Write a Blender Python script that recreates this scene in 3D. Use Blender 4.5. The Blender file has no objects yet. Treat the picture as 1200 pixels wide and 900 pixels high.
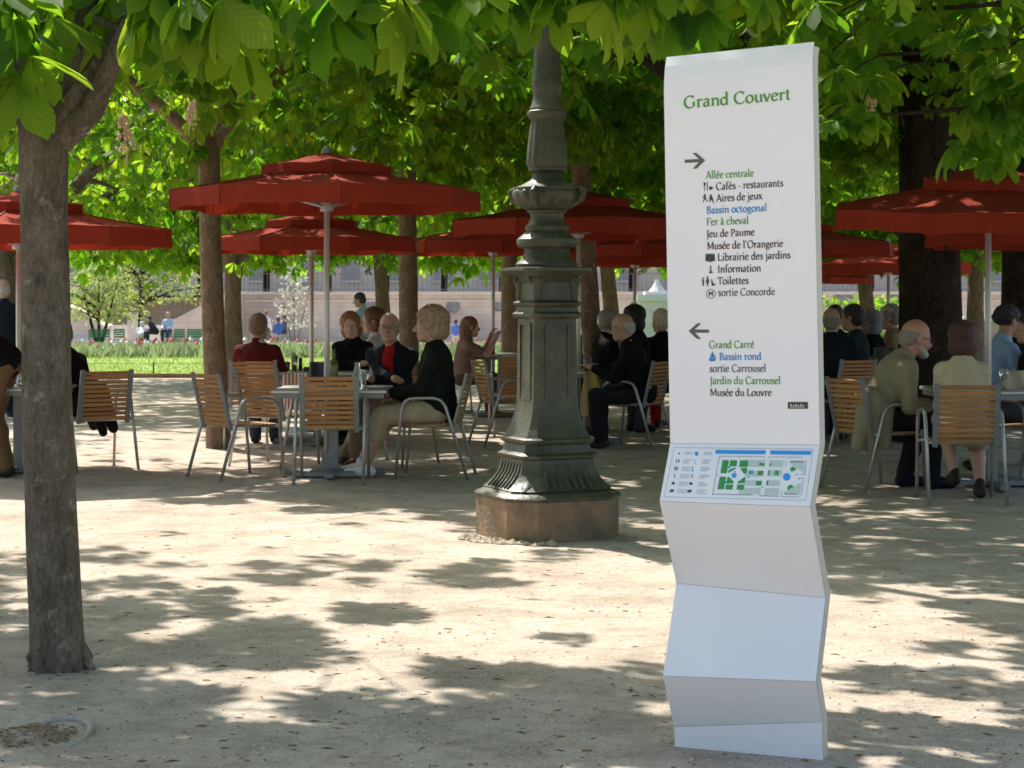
import bpy, math, random
import numpy as np
from mathutils import Vector, Matrix
from mathutils.bvhtree import BVHTree
R = math.radians
random.seed(7); rng = np.random.default_rng(11)
sc = bpy.context.scene
col = sc.collection

# ---------------------------------------------------------------- camera
F, CX, HY, H = 2300.0, 600.0, 350.0, 1.45      # focal length (px of a 1200 px wide frame), centre, horizon, eye height
cam_d = bpy.data.cameras.new('camera'); cam = bpy.data.objects.new('camera', cam_d); col.objects.link(cam)
cam.location = (0, 0, H); cam.rotation_euler = (R(90), 0, 0)
cam_d.sensor_width = 36; cam_d.lens = 36 * F / 1200; cam_d.shift_y = -100 / 1200
cam_d.clip_start = .1; cam_d.clip_end = 2000
cam_d.dof.use_dof = True; cam_d.dof.focus_distance = 9.0; cam_d.dof.aperture_fstop = 11
sc.camera = cam
# ---------------------------------------------------------------- light
SUN_A, SUN_E = 36, 53                            # sun stands ahead and to the left
sd = Vector((-math.sin(R(SUN_A)) * math.cos(R(SUN_E)), math.cos(R(SUN_A)) * math.cos(R(SUN_E)), math.sin(R(SUN_E))))
w = bpy.data.worlds.new('World'); sc.world = w; w.use_nodes = True
nt = w.node_tree; bg = nt.nodes['Background']
sky = nt.nodes.new('ShaderNodeTexSky'); sky.sky_type = 'NISHITA'; sky.sun_disc = False
sky.sun_elevation = R(SUN_E); sky.sun_rotation = R(-SUN_A); sky.dust_density = 2.5
nt.links.new(sky.outputs[0], bg.inputs[0]); bg.inputs[1].default_value = .15
sun_d = bpy.data.lights.new('sun', 'SUN'); sun_d.energy = 4.6; sun_d.angle = R(.65); sun_d.color = (1, .95, .88)
sun = bpy.data.objects.new('sun', sun_d); col.objects.link(sun); sun.location = (0, 0, 30)
sun.rotation_euler = sd.to_track_quat('Z', 'Y').to_euler()
sc.view_settings.view_transform = 'Standard'; sc.view_settings.look = 'None'
sc.view_settings.exposure = .86; sc.view_settings.gamma = 1
sc.render.engine = 'CYCLES'
cy = sc.cycles
cy.use_denoising = True
cy.max_bounces = 8; cy.diffuse_bounces = 4; cy.glossy_bounces = 3; cy.transmission_bounces = 6; cy.transparent_max_bounces = 8
cy.use_adaptive_sampling = True; cy.adaptive_threshold = .02
cy.sample_clamp_indirect = 6

# ---------------------------------------------------------------- helpers
def P(px, py, Y): return Vector(((px - CX) / F * Y, Y, H - (py - HY) / F * Y))
def YG(py): return F * H / (py - HY)
def XW(px, Y): return (px - CX) / F * Y
def img(p): return CX + F * p[0] / p[1], HY - F * (p[2] - H) / p[1]

def mesh(name, verts, faces):
    me = bpy.data.meshes.new(name); me.from_pydata([tuple(v) for v in verts], [], faces); me.update(); return me
def npmesh(name, V, Fc, tint=None):
    """V (n,3), Fc (m,k) arrays"""
    me = bpy.data.meshes.new(name); n, m, k = len(V), len(Fc), Fc.shape[1]
    me.vertices.add(n); me.vertices.foreach_set('co', np.asarray(V, np.float32).ravel())
    me.loops.add(m * k); me.loops.foreach_set('vertex_index', np.asarray(Fc, np.int32).ravel())
    me.polygons.add(m); me.polygons.foreach_set('loop_start', np.arange(0, m * k, k, dtype=np.int32))
    me.polygons.foreach_set('loop_total', np.full(m, k, np.int32))
    me.update(calc_edges=True)
    if tint is not None:
        a = me.attributes.new('tint', 'FLOAT', 'POINT'); a.data.foreach_set('value', np.asarray(tint, np.float32))
    return me
def smooth(me):
    me.polygons.foreach_set('use_smooth', np.ones(len(me.polygons), bool)); return me
def obj(name, me, mat=None, parent=None, loc=None, rot=None):
    if mat is not None and not me.materials: me.materials.append(mat)
    o = bpy.data.objects.new(name, me); col.objects.link(o)
    if parent: o.parent = parent
    if loc is not None: o.location = loc
    if rot is not None: o.rotation_euler = rot
    return o
def tag(o, label=None, cat=None, group=None, kind=None):
    if label: o['label'] = label
    if cat: o['category'] = cat
    if group: o['group'] = group
    if kind: o['kind'] = kind
    return o
def empty(name, loc, rz=0, label=None, cat=None, group=None):
    o = bpy.data.objects.new(name, None); col.objects.link(o); o.location = loc; o.rotation_euler = (0, 0, rz)
    o.empty_display_size = .1
    return tag(o, label, cat, group)
def copy_tree(o, parent=None):
    kids = [c for c in KIDS.get(o.name, [])] or [c for c in col.objects if c.parent == o]
    KIDS[o.name] = kids
    c = o.copy(); col.objects.link(c)
    if parent: c.parent = parent
    for k in kids: copy_tree(k, c)
    return c
KIDS = {}

class MB:
    def __init__(s): s.v = []; s.f = []
    def add(s, vs, fs):
        n = len(s.v); s.v += [tuple(v) for v in vs]; s.f += [tuple(i + n for i in f) for f in fs]; return s
    def box(s, c, d, rz=0, M=None, bev=0):
        hx, hy, hz = d[0] / 2, d[1] / 2, d[2] / 2
        if bev:
            b = bev; vs = []
            for z, i in ((-hz, b), (-hz + b, 0), (hz - b, 0), (hz, b)):
                vs += [(-hx + i, -hy + i, z), (hx - i, -hy + i, z), (hx - i, hy - i, z), (-hx + i, hy - i, z)]
            fs = [(3, 2, 1, 0), (12, 13, 14, 15)] + [(4 * k + i, 4 * k + (i + 1) % 4, 4 * k + 4 + (i + 1) % 4, 4 * k + 4 + i) for k in range(3) for i in range(4)]
        else:
            vs = [(x, y, z) for z in (-hz, hz) for x, y in ((-hx, -hy), (hx, -hy), (hx, hy), (-hx, hy))]
            fs = [(3, 2, 1, 0), (4, 5, 6, 7), (0, 1, 5, 4), (1, 2, 6, 5), (2, 3, 7, 6), (3, 0, 4, 7)]
        m = M if M else Matrix.Rotation(rz, 4, 'Z')
        return s.add([(m @ Vector(v)) + Vector(c) for v in vs], fs)
    def tube(s, pts, r, n=8, cap=True, jit=0):
        pts = [Vector(p) for p in pts]; rs = r if isinstance(r, (list, tuple)) else [r] * len(pts)
        vs = []; up = Vector((0, 0, 1)); prev = None
        for i, p in enumerate(pts):
            t = (pts[min(i + 1, len(pts) - 1)] - pts[max(i - 1, 0)]).normalized()
            if prev is None: a = t.orthogonal().normalized()
            else: a = (prev - t * prev.dot(t)).normalized()
            prev = a; b = t.cross(a)
            for k in range(n):
                th = 2 * math.pi * k / n; q = rs[i] * (1 + (random.uniform(-jit, jit) if jit else 0))
                vs.append(p + a * math.cos(th) * q + b * math.sin(th) * q)
        fs = [(i * n + k, i * n + (k + 1) % n, (i + 1) * n + (k + 1) % n, (i + 1) * n + k) for i in range(len(pts) - 1) for k in range(n)]
        if cap: fs += [tuple(range(n))[::-1], tuple(range((len(pts) - 1) * n, len(pts) * n))]
        return s.add(vs, fs)
    def lathe(s, prof, n=24, c=(0, 0, 0), lobes=0, amp=0):
        vs = []
        for r, z in prof:
            for k in range(n):
                th = 2 * math.pi * k / n; q = r * (1 + (amp * math.cos(lobes * th) if lobes else 0))
                vs.append((c[0] + q * math.cos(th), c[1] + q * math.sin(th), c[2] + z))
        fs = [(i * n + k, i * n + (k + 1) % n, (i + 1) * n + (k + 1) % n, (i + 1) * n + k) for i in range(len(prof) - 1) for k in range(n)]
        fs += [tuple(range(n))[::-1], tuple(range((len(prof) - 1) * n, len(prof) * n))]
        return s.add(vs, fs)
    def me(s, name, sm=False):
        m = mesh(name, s.v, s.f)
        return smooth(m) if sm else m
    def build(s, name, mat, parent=None, sm=False, **k): return obj(name, s.me(name, sm), mat, parent, **k)
def autosmooth(o, ang=40):
    me = o.data; me.polygons.foreach_set('use_smooth', np.ones(len(me.polygons), bool))
    try: me.set_sharp_from_angle(angle=R(ang))
    except Exception: pass
    return o

# ---------------------------------------------------------------- materials
def mat(name, base, rough=.6, metal=0, var=None, scale=8, bump=0, bscale=60, detail=6, objvar=0, coord='Object', stretch=None, spec=.5, coat=0):
    m = bpy.data.materials.new(name); m.use_nodes = True; t = m.node_tree; N, L = t.nodes, t.links
    b = N['Principled BSDF']; b.inputs['Roughness'].default_value = rough; b.inputs['Metallic'].default_value = metal
    b.inputs['Specular IOR Level'].default_value = spec
    if coat: b.inputs['Coat Weight'].default_value = coat
    tc = N.new('ShaderNodeTexCoord'); mp = N.new('ShaderNodeMapping'); L.new(tc.outputs[coord], mp.inputs[0])
    if stretch: mp.inputs['Scale'].default_value = stretch
    out = None
    if var:
        n = N.new('ShaderNodeTexNoise'); n.inputs['Scale'].default_value = scale; n.inputs['Detail'].default_value = detail
        n.inputs['Roughness'].default_value = .65; L.new(mp.outputs[0], n.inputs[0])
        r = N.new('ShaderNodeValToRGB'); r.color_ramp.elements[0].position = .32; r.color_ramp.elements[1].position = .68
        r.color_ramp.elements[0].color = (*base, 1); r.color_ramp.elements[1].color = (*var, 1)
        L.new(n.outputs[0], r.inputs[0]); out = r.outputs[0]
    if objvar:
        oi = N.new('ShaderNodeObjectInfo'); hs = N.new('ShaderNodeHueSaturation')
        mr = N.new('ShaderNodeMapRange'); mr.inputs[3].default_value = 1 - objvar; mr.inputs[4].default_value = 1 + objvar
        L.new(oi.outputs['Random'], mr.inputs[0]); L.new(mr.outputs[0], hs.inputs['Value'])
        if out: L.new(out, hs.inputs['Color'])
        else: hs.inputs['Color'].default_value = (*base, 1)
        out = hs.outputs[0]
    if out: L.new(out, b.inputs['Base Color'])
    else: b.inputs['Base Color'].default_value = (*base, 1)
    if bump:
        n2 = N.new('ShaderNodeTexNoise'); n2.inputs['Scale'].default_value = bscale; n2.inputs['Detail'].default_value = 6
        L.new(mp.outputs[0], n2.inputs[0]); bp = N.new('ShaderNodeBump'); bp.inputs['Strength'].default_value = bump
        bp.inputs['Distance'].default_value = .01; L.new(n2.outputs[0], bp.inputs['Height']); L.new(bp.outputs[0], b.inputs['Normal'])
    return m

def bark_mat(name, dark, mid, pale):
    m = mat(name, dark, .95, var=mid, scale=9, detail=9, stretch=(1, 1, .45)); t = m.node_tree; N, L = t.nodes, t.links; b = N['Principled BSDF']; b.inputs['Specular IOR Level'].default_value = .2
    tc = N.new('ShaderNodeTexCoord'); src = b.inputs['Base Color'].links[0].from_socket
    def nz(s, st, d=8, r=.7):
        mp = N.new('ShaderNodeMapping'); mp.inputs['Scale'].default_value = st; L.new(tc.outputs['Object'], mp.inputs[0])
        n = N.new('ShaderNodeTexNoise'); n.inputs['Scale'].default_value = s; n.inputs['Detail'].default_value = d; n.inputs['Roughness'].default_value = r; L.new(mp.outputs[0], n.inputs[0]); return n.outputs[0]
    def ramp(s_, p0, p1):
        r = N.new('ShaderNodeMapRange'); r.inputs[1].default_value = p0; r.inputs[2].default_value = p1; L.new(s_, r.inputs[0]); return r.outputs[0]
    fine = ramp(nz(64, (1, 1, .4), 10, .8), .42, .58); lich = ramp(nz(11, (1, 1, .8), 10, .8), .56, .66); ring = ramp(nz(3, (.6, .6, 9), 3, .5), .58, .68)
    x1 = N.new('ShaderNodeMix'); x1.data_type = 'RGBA'; x1.inputs['B'].default_value = (*pale, 1); L.new(lich, x1.inputs['Factor']); L.new(src, x1.inputs['A'])
    x2 = N.new('ShaderNodeMix'); x2.data_type = 'RGBA'; x2.blend_type = 'MULTIPLY'; x2.inputs['B'].default_value = (.42, .40, .38, 1); L.new(x1.outputs['Result'], x2.inputs['A'])
    mm = N.new('ShaderNodeMath'); mm.operation = 'SUBTRACT'; mm.inputs[0].default_value = 1; L.new(fine, mm.inputs[1]); m2 = N.new('ShaderNodeMath'); m2.operation = 'MAXIMUM'; L.new(mm.outputs[0], m2.inputs[0]); rg_ = N.new('ShaderNodeMath'); rg_.operation = 'MULTIPLY'; rg_.inputs[1].default_value = .45; L.new(ring, rg_.inputs[0]); L.new(rg_.outputs[0], m2.inputs[1])
    m3 = N.new('ShaderNodeMath'); m3.operation = 'MULTIPLY'; m3.inputs[1].default_value = .7; L.new(m2.outputs[0], m3.inputs[0]); L.new(m3.outputs[0], x2.inputs['Factor']); L.new(x2.outputs['Result'], b.inputs['Base Color'])
    bp = N.new('ShaderNodeBump'); bp.inputs['Strength'].default_value = .9; bp.inputs['Distance'].default_value = .012; L.new(nz(55, (1, 1, .4), 10, .8), bp.inputs['Height']); L.new(bp.outputs[0], b.inputs['Normal'])
    return m
def leaf_mat(name, ca, cb, ta, tb, trans=.5, rough=.42):
    m = bpy.data.materials.new(name); m.use_nodes = True; t = m.node_tree; N, L = t.nodes, t.links
    b = N['Principled BSDF']; b.inputs['Roughness'].default_value = rough; b.inputs['Specular IOR Level'].default_value = .28; out = N['Material Output']
    at = N.new('ShaderNodeAttribute'); at.attribute_name = 'tint'
    oi = N.new('ShaderNodeObjectInfo'); ad = N.new('ShaderNodeMath'); ad.operation = 'ADD'
    L.new(at.outputs['Fac'], ad.inputs[0]); L.new(oi.outputs['Random'], ad.inputs[1])
    fr = N.new('ShaderNodeMath'); fr.operation = 'FRACT'; L.new(ad.outputs[0], fr.inputs[0])
    def mixc(a, c):
        x = N.new('ShaderNodeMix'); x.data_type = 'RGBA'; x.inputs['A'].default_value = (*a, 1); x.inputs['B'].default_value = (*c, 1)
        L.new(fr.outputs[0], x.inputs['Factor']); return x.outputs['Result']
    ul = N.new('ShaderNodeAttribute'); ul.attribute_name = 'vein'
    sn = N.new('ShaderNodeMath'); sn.operation = 'SINE'; L.new(ul.outputs['Fac'], sn.inputs[0])
    vr = N.new('ShaderNodeMapRange'); vr.inputs[1].default_value = -1; vr.inputs[2].default_value = 1; vr.inputs[3].default_value = .86; vr.inputs[4].default_value = 1.0; L.new(sn.outputs[0], vr.inputs[0])
    def vein(c):
        x = N.new('ShaderNodeMix'); x.data_type = 'RGBA'; x.blend_type = 'MULTIPLY'; x.inputs['Factor'].default_value = 1; L.new(c, x.inputs['A']); L.new(vr.outputs[0], x.inputs['B']); return x.outputs['Result']
    bp = N.new('ShaderNodeBump'); bp.inputs['Strength'].default_value = .12; bp.inputs['Distance'].default_value = .002; L.new(sn.outputs[0], bp.inputs['Height']); L.new(bp.outputs[0], b.inputs['Normal'])
    L.new(vein(mixc(ca, cb)), b.inputs['Base Color'])
    tr = N.new('ShaderNodeBsdfTranslucent'); L.new(vein(mixc(ta, tb)), tr.inputs[0])
    mx = N.new('ShaderNodeMixShader'); mx.inputs[0].default_value = trans
    L.new(b.outputs[0], mx.inputs[1]); L.new(tr.outputs[0], mx.inputs[2]); L.new(mx.outputs[0], out.inputs[0])
    return m

M = {}
M['leaf'] = leaf_mat('chestnut_leaf', (.030, .085, .010), (.075, .145, .018), (.17, .46, .012), (.46, .66, .03), .60, .62)
M['grass_pale'] = None
M['pale_leaf'] = leaf_mat('young_leaf', (.12, .2, .05), (.2, .28, .08), (.4, .55, .12), (.55, .62, .16), .5)
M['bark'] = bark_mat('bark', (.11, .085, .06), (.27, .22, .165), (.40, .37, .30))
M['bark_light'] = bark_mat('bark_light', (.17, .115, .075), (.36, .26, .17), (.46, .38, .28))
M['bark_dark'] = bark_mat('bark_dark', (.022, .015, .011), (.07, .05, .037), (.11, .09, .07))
M['red'] = mat('red_canvas', (.27, .030, .015), .88, var=(.34, .046, .025), scale=2.2, bump=.5, bscale=3.5, spec=.15)
_t = M['red'].node_tree; _b = _t.nodes['Principled BSDF']; _tr = _t.nodes.new('ShaderNodeBsdfTranslucent'); _tr.inputs[0].default_value = (.46, .05, .02, 1); _mx = _t.nodes.new('ShaderNodeMixShader'); _mx.inputs[0].default_value = .15
_t.links.new(_b.outputs[0], _mx.inputs[1]); _t.links.new(_tr.outputs[0], _mx.inputs[2]); _t.links.new(_mx.outputs[0], _t.nodes['Material Output'].inputs[0])
M['alu'] = mat('brushed_aluminium', (.42, .43, .42), .42, .75, var=(.5, .5, .49), scale=12)
M['galv'] = mat('grey_metal', (.22, .24, .25), .5, .5, var=(.27, .29, .3), scale=10)
M['pole'] = mat('pole_metal', (.62, .6, .56), .45, .4)
M['wood'] = mat('teak_slat', (.34, .155, .058), .6, var=(.50, .25, .095), scale=5, stretch=(1, 12, 12), objvar=.18, bump=.1)
M['table'] = mat('table_top', (.5, .52, .52), .35, .5, var=(.57, .58, .57), scale=5)
M['iron'] = mat('green_iron', (.026, .034, .019), .48, .05, var=(.085, .082, .050), scale=6, bump=.6, bscale=30)
M['iron_worn'] = mat('worn_iron_plinth', (.30, .19, .11), .85, var=(.13, .10, .065), scale=7, bump=.8, bscale=40)
M['sign'] = mat('white_enamel', (.84, .84, .83), .28, var=(.87, .87, .86), scale=1.2, detail=2)
_t = M['sign'].node_tree; _N, _L = _t.nodes, _t.links; _b = _N['Principled BSDF']; _tc = _N.new('ShaderNodeTexCoord'); _sp = _N.new('ShaderNodeSeparateXYZ'); _L.new(_tc.outputs['Object'], _sp.inputs[0])
_mr = _N.new('ShaderNodeMapRange'); _mr.inputs[1].default_value = .34; _mr.inputs[2].default_value = 0; _L.new(_sp.outputs[2], _mr.inputs[0])
_nn = _N.new('ShaderNodeTexNoise'); _nn.inputs['Scale'].default_value = 26; _nn.inputs['Detail'].default_value = 8; _nn.inputs['Roughness'].default_value = .75; _L.new(_tc.outputs['Object'], _nn.inputs[0])
_m1 = _N.new('ShaderNodeMapRange'); _m1.inputs[1].default_value = .50; _m1.inputs[2].default_value = .72; _m1.inputs[4].default_value = .16; _L.new(_nn.outputs[0], _m1.inputs[0])
_m2 = _N.new('ShaderNodeMath'); _m2.operation = 'MULTIPLY'; _L.new(_mr.outputs[0], _m2.inputs[0]); _L.new(_m1.outputs[0], _m2.inputs[1])
_mx = _N.new('ShaderNodeMix'); _mx.data_type = 'RGBA'; _mx.inputs['B'].default_value = (.45, .38, .29, 1); _L.new(_m2.outputs[0], _mx.inputs['Factor']); _L.new(_b.inputs['Base Color'].links[0].from_socket, _mx.inputs['A']); _L.new(_mx.outputs['Result'], _b.inputs['Base Color'])
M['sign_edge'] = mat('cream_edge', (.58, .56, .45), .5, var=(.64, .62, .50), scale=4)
M['stone'] = mat('pale_stone', (.60, .53, .46), .9, var=(.70, .63, .55), scale=1.2, bump=.4, bscale=6)
M['grass'] = mat('lawn_grass', (.20, .31, .05), .9, var=(.28, .40, .08), scale=.9, bump=.9, bscale=30)
M['green_paint'] = mat('green_paint', (.03, .16, .05), .5)
M['black'] = mat('black_metal', (.02, .02, .022), .5)
M['skin'] = mat('skin', (.55, .30, .22), .55, var=(.62, .35, .26), scale=14)
M['glass'] = mat('clear_glass', (.8, .85, .85), .05); 
for _n, _c in (('glass', (.9, .95, .95)), ):
    _b = M['glass'].node_tree.nodes['Principled BSDF']; _b.inputs['Transmission Weight'].default_value = .9
M['bottle'] = mat('olive_glass', (.16, .17, .02), .1); M['bottle'].node_tree.nodes['Principled BSDF'].inputs['Transmission Weight'].default_value = .4
M['amber'] = mat('amber_drink', (.6, .2, .03), .15); M['amber'].node_tree.nodes['Principled BSDF'].inputs['Transmission Weight'].default_value = .4
M['white'] = mat('white_paper', (.78, .77, .74), .7)

# ground: dusty compacted sand
def ground_mat():
    m = bpy.data.materials.new('dusty_sand'); m.use_nodes = True; t = m.node_tree; N, L = t.nodes, t.links
    b = N['Principled BSDF']; b.inputs['Roughness'].default_value = .95; b.inputs['Specular IOR Level'].default_value = .2
    tc = N.new('ShaderNodeTexCoord')
    def noise(s, d=6, r=.6):
        n = N.new('ShaderNodeTexNoise'); n.inputs['Scale'].default_value = s; n.inputs['Detail'].default_value = d; n.inputs['Roughness'].default_value = r
        L.new(tc.outputs['Object'], n.inputs[0]); return n.outputs[0]
    def ramp(src, a, c, p0, p1):
        r = N.new('ShaderNodeValToRGB'); r.color_ramp.elements[0].position = p0; r.color_ramp.elements[1].position = p1
        r.color_ramp.elements[0].color = a; r.color_ramp.elements[1].color = c; L.new(src, r.inputs[0]); return r.outputs[0]
    base = ramp(noise(.55, 8, .7), (.43, .355, .285, 1), (.52, .44, .365, 1), .35, .65)
    fine = ramp(noise(60, 5, .75), (.82, .81, .80, 1), (1.08, 1.08, 1.08, 1), .36, .62)
    speck = ramp(noise(170, 2, .5), (.45, .42, .4, 1), (1, 1, 1, 1), .30, .39)
    patch = ramp(noise(2.6, 5, .6), (.80, .79, .77, 1), (1.05, 1.05, 1.05, 1), .36, .56)
    tracks = ramp(noise(11, 6, .8), (.86, .85, .84, 1), (1.04, 1.04, 1.04, 1), .40, .55)
    cur = base
    for o in (fine, speck, patch, tracks):
        x = N.new('ShaderNodeMix'); x.data_type = 'RGBA'; x.blend_type = 'MULTIPLY'; x.inputs['Factor'].default_value = 1
        L.new(cur, x.inputs['A']); L.new(o, x.inputs['B']); cur = x.outputs['Result']
    L.new(cur, b.inputs['Base Color'])
    b1 = N.new('ShaderNodeBump'); b1.inputs['Strength'].default_value = .5; b1.inputs['Distance'].default_value = .012; L.new(noise(45, 6, .7), b1.inputs['Height'])
    b2 = N.new('ShaderNodeBump'); b2.inputs['Strength'].default_value = .55; b2.inputs['Distance'].default_value = .05; L.new(noise(3, 6, .6), b2.inputs['Height'])
    L.new(b2.outputs[0], b1.inputs['Normal']); L.new(b1.outputs[0], b.inputs['Normal'])
    return m
M['sand'] = ground_mat()

# ---------------------------------------------------------------- terrain
YC = 35.9                                         # kerb between the sandy ground and the lawn
def tz(Y):                                        # garden beyond the kerb falls away gently
    return float(np.interp(Y, [0, YC, 55, 80, 100, 400], [0, 0, -.22, -.71, -.94, -.94]))
g = MB(); g.add([(-400, -60, 0), (400, -60, 0), (400, YC, 0), (-400, YC, 0)], [(0, 1, 2, 3)])
tag(g.build('ground', M['sand']), kind='structure')
g = MB(); g.add([(-160, 85, tz(85) + .03), (160, 85, tz(85) + .03), (160, 100, tz(100) + .03), (-160, 100, tz(100) + .03), (160, 108.5, tz(100) + .03), (-160, 108.5, tz(100) + .03)], [(0, 1, 2, 3), (3, 2, 4, 5)])
tag(g.build('bounce_path', M['sand']), kind='structure')  # pale strip added to bounce neutral light onto the terrace wall
g = MB(); ys = [YC + .08, 40, 45, 50, 55, 62, 70, 80, 90, 100, 112]
g.add([(x, y, tz(y) - .02) for y in ys for x in (-160, 160)], [(2 * i, 2 * i + 1, 2 * i + 3, 2 * i + 2) for i in range(len(ys) - 1)])
tag(g.build('lawn', M['grass']), kind='structure')
kerb = MB()
for i in range(44):
    x0 = -16 + i * 1.0
    kerb.box((x0, YC + .04, .02), (.985, .08, .12))
tag(kerb.build('kerb', mat('rusty_edging', (.23, .13, .07), .9, var=(.3, .19, .1), scale=4)), kind='structure')
# far ground beyond the terrace wall, up to the horizon
WY = 108.0; WT = H + 5 * WY / F
g = MB(); g.add([(-700, WY + .6, WT - .05), (700, WY + .6, WT - .05), (700, 1500, WT - .05), (-700, 1500, WT - .05)], [(0, 1, 2, 3)])
tag(g.build('terrace_ground', M['sand']), kind='structure')
# ---------------------------------------------------------------- wayfinding sign
SL = [(781.3, 66.7), (779.3, 79), (778.3, 92), (778, 108), (785.4, 519.4), (773, 587.4), (792.5, 683.5), (777, 792), (790, 851.6), (791, 875.4)]
SR = [(953.9, 48.8), (952.7, 60), (952.1, 73), (952.1, 90), (960.5, 521.4), (949, 594), (967, 700.5), (955.7, 798.8), (963.2, 846), (964, 891)]
_YL, _YR = YG(875.4), YG(891); _XL, _XR = XW(791, _YL), XW(964, _YR)
_ph = math.atan2(_YL - _YR, _XR - _XL); _n = Vector((-math.sin(_ph), -math.cos(_ph), 0)); _uu = Vector((math.cos(_ph), -math.sin(_ph), 0))
def edge_pt(px, py, X0, Y0):
    k = (px - CX) / F; d = (X0 - k * Y0) / (math.sin(_ph) - k * math.cos(_ph))
    q = Vector((X0, Y0, 0)) + _n * d; q.z = H - (py - HY) / F * q.y; return q
FL = [edge_pt(x, y, _XL, _YL) for x, y in SL]; FR = [edge_pt(x, y, _XR, _YR) for x, y in SR]
FL[-1].z = FR[-1].z = .0
base_s = (FL[-1] + FR[-1]) / 2 - _n * .03; base_s.z = 0
sign = empty('wayfinding_sign', base_s, 0, 'tall white zigzag signboard headed Grand Couvert, with garden map', 'sign')
bs = -base_s
def sh(vs): return [Vector(v) + bs for v in vs]
th = .068
NP = len(SL) - 1
for grp in ((0, 1, 2, 3), (4,), (5,), (6,), (7,), (8,)):
    g = MB(); k = -_n * .005; gp = Vector((0, 0, .0006)); rows = []
    for i in grp:
        a, b_, c, d = FL[i], FR[i], FR[i + 1], FL[i + 1]
        for t_ in range(0 if i == grp[0] else 1, 9):
            s_ = t_ / 8; off = -gp if (t_ == 0 and i == grp[0]) else (gp if (t_ == 8 and i == grp[-1]) else gp * 0)
            rows.append((a.lerp(d, s_) + off, b_.lerp(c, s_) + off))
    ns = len(rows) - 1
    vv = [q for r_ in rows for q in r_]; nv = len(vv)
    ff = [(2 * q + 2, 2 * q + 3, 2 * q + 1, 2 * q) for q in range(ns)] + [(nv + 2 * q, nv + 2 * q + 1, nv + 2 * q + 3, nv + 2 * q + 2) for q in range(ns)]
    ff += [(2 * q, nv + 2 * q, nv + 2 * q + 2, 2 * q + 2) for q in range(ns)] + [(2 * q + 3, nv + 2 * q + 3, nv + 2 * q + 1, 2 * q + 1) for q in range(ns)]
    ff += [(0, 1, nv + 1, nv), (nv - 1, nv - 2, 2 * nv - 2, 2 * nv - 1)]
    g.add(sh(vv + [q + k for q in vv]), ff)
    autosmooth(g.build('panel', M['sign'], sign), 25)
g = MB(); vs = []
for i in range(NP + 1):
    k0, k1 = -_n * .0075, -_n * th; ins = _uu * .004
    zt = Vector((0, 0, -.012 if i == 0 else 0))
    vs += [FL[i] + k0 + ins + zt, FR[i] + k0 + ins * .3 + zt, FR[i] + k1 + ins * .3 + zt, FL[i] + k1 + ins + zt]
fs = [(4 * i + j, 4 * i + (j + 1) % 4, 4 * i + 4 + (j + 1) % 4, 4 * i + 4 + j) for i in range(NP) for j in range(4)] + [(0, 1, 2, 3), (4 * NP + 3, 4 * NP + 2, 4 * NP + 1, 4 * NP)]
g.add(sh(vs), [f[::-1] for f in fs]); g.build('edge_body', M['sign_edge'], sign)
_bv = []; _bf = []
for i in range(NP):
    n0 = len(_bv)
    for t_ in range(9):
        s_ = t_ / 8; _bv += [FL[i].lerp(FL[i + 1], s_), FR[i].lerp(FR[i + 1], s_)]
    _bf += [(n0 + 2 * q, n0 + 2 * q + 1, n0 + 2 * q + 3, n0 + 2 * q + 2) for q in range(8)]
sbvh = BVHTree.FromPolygons(_bv, _bf)
ORG = Vector((0, 0, H))
_lift = [0]
def onsign(px, py, lift=.0012):
    d = Vector(((px - CX) / F, 1, -(py - HY) / F)).normalized()
    hit, nn, ix, dist = sbvh.ray_cast(ORG, d)
    if hit is None: hit = ORG + d * 6.2
    return hit + _n * lift

# --- lettering drawn with a broad nib, so verticals are heavy and turns are fine
TH, TN = .130, .050
def nib(pts, k=1.0):
    polys = []
    for i in range(len(pts) - 1):
        (x0, y0), (x1, y1) = pts[i], pts[i + 1]; dx, dy = x1 - x0, y1 - y0; L_ = math.hypot(dx, dy)
        if L_ < 1e-6: continue
        a = math.atan2(dy, dx); wd = (TN + (TH - TN) * abs(math.sin(a - R(22)))) * k / 2
        nx, ny = -dy / L_ * wd, dx / L_ * wd; ex, ey = dx / L_ * .008, dy / L_ * .008
        polys.append([(x0 + nx - ex, y0 + ny - ey), (x0 - nx - ex, y0 - ny - ey), (x1 - nx + ex, y1 - ny + ey), (x1 + nx + ex, y1 + ny + ey)])
    return polys
def arc(cx, cy, rx, ry, a0, a1, n=12):
    return [(cx + rx * math.cos(R(a0 + (a1 - a0) * i / n)), cy + ry * math.sin(R(a0 + (a1 - a0) * i / n))) for i in range(n + 1)]
def ser(x, y, wl=.085, wr=.085, h=.042): return [(x - wl, y - h / 2), (x - wl, y + h / 2), (x + wr, y + h / 2), (x + wr, y - h / 2)]
def dot(x, y, r=.062): return [(x + r * math.cos(R(a)), y + r * math.sin(R(a))) for a in range(0, 360, 45)]
X_, C_, A_, D_ = .42, .64, .70, -.2
def stem(x, y0, y1, top=True, bot=True):
    s = nib([(x, y0), (x, y1)])
    if bot: s.append(ser(x, y0 + .016))
    if top: s.append([(x - .12, y1 - .045), (x - .12, y1 - .02), (x + .02, y1 + .03), (x + .05, y1 - .03)])
    return s
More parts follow.
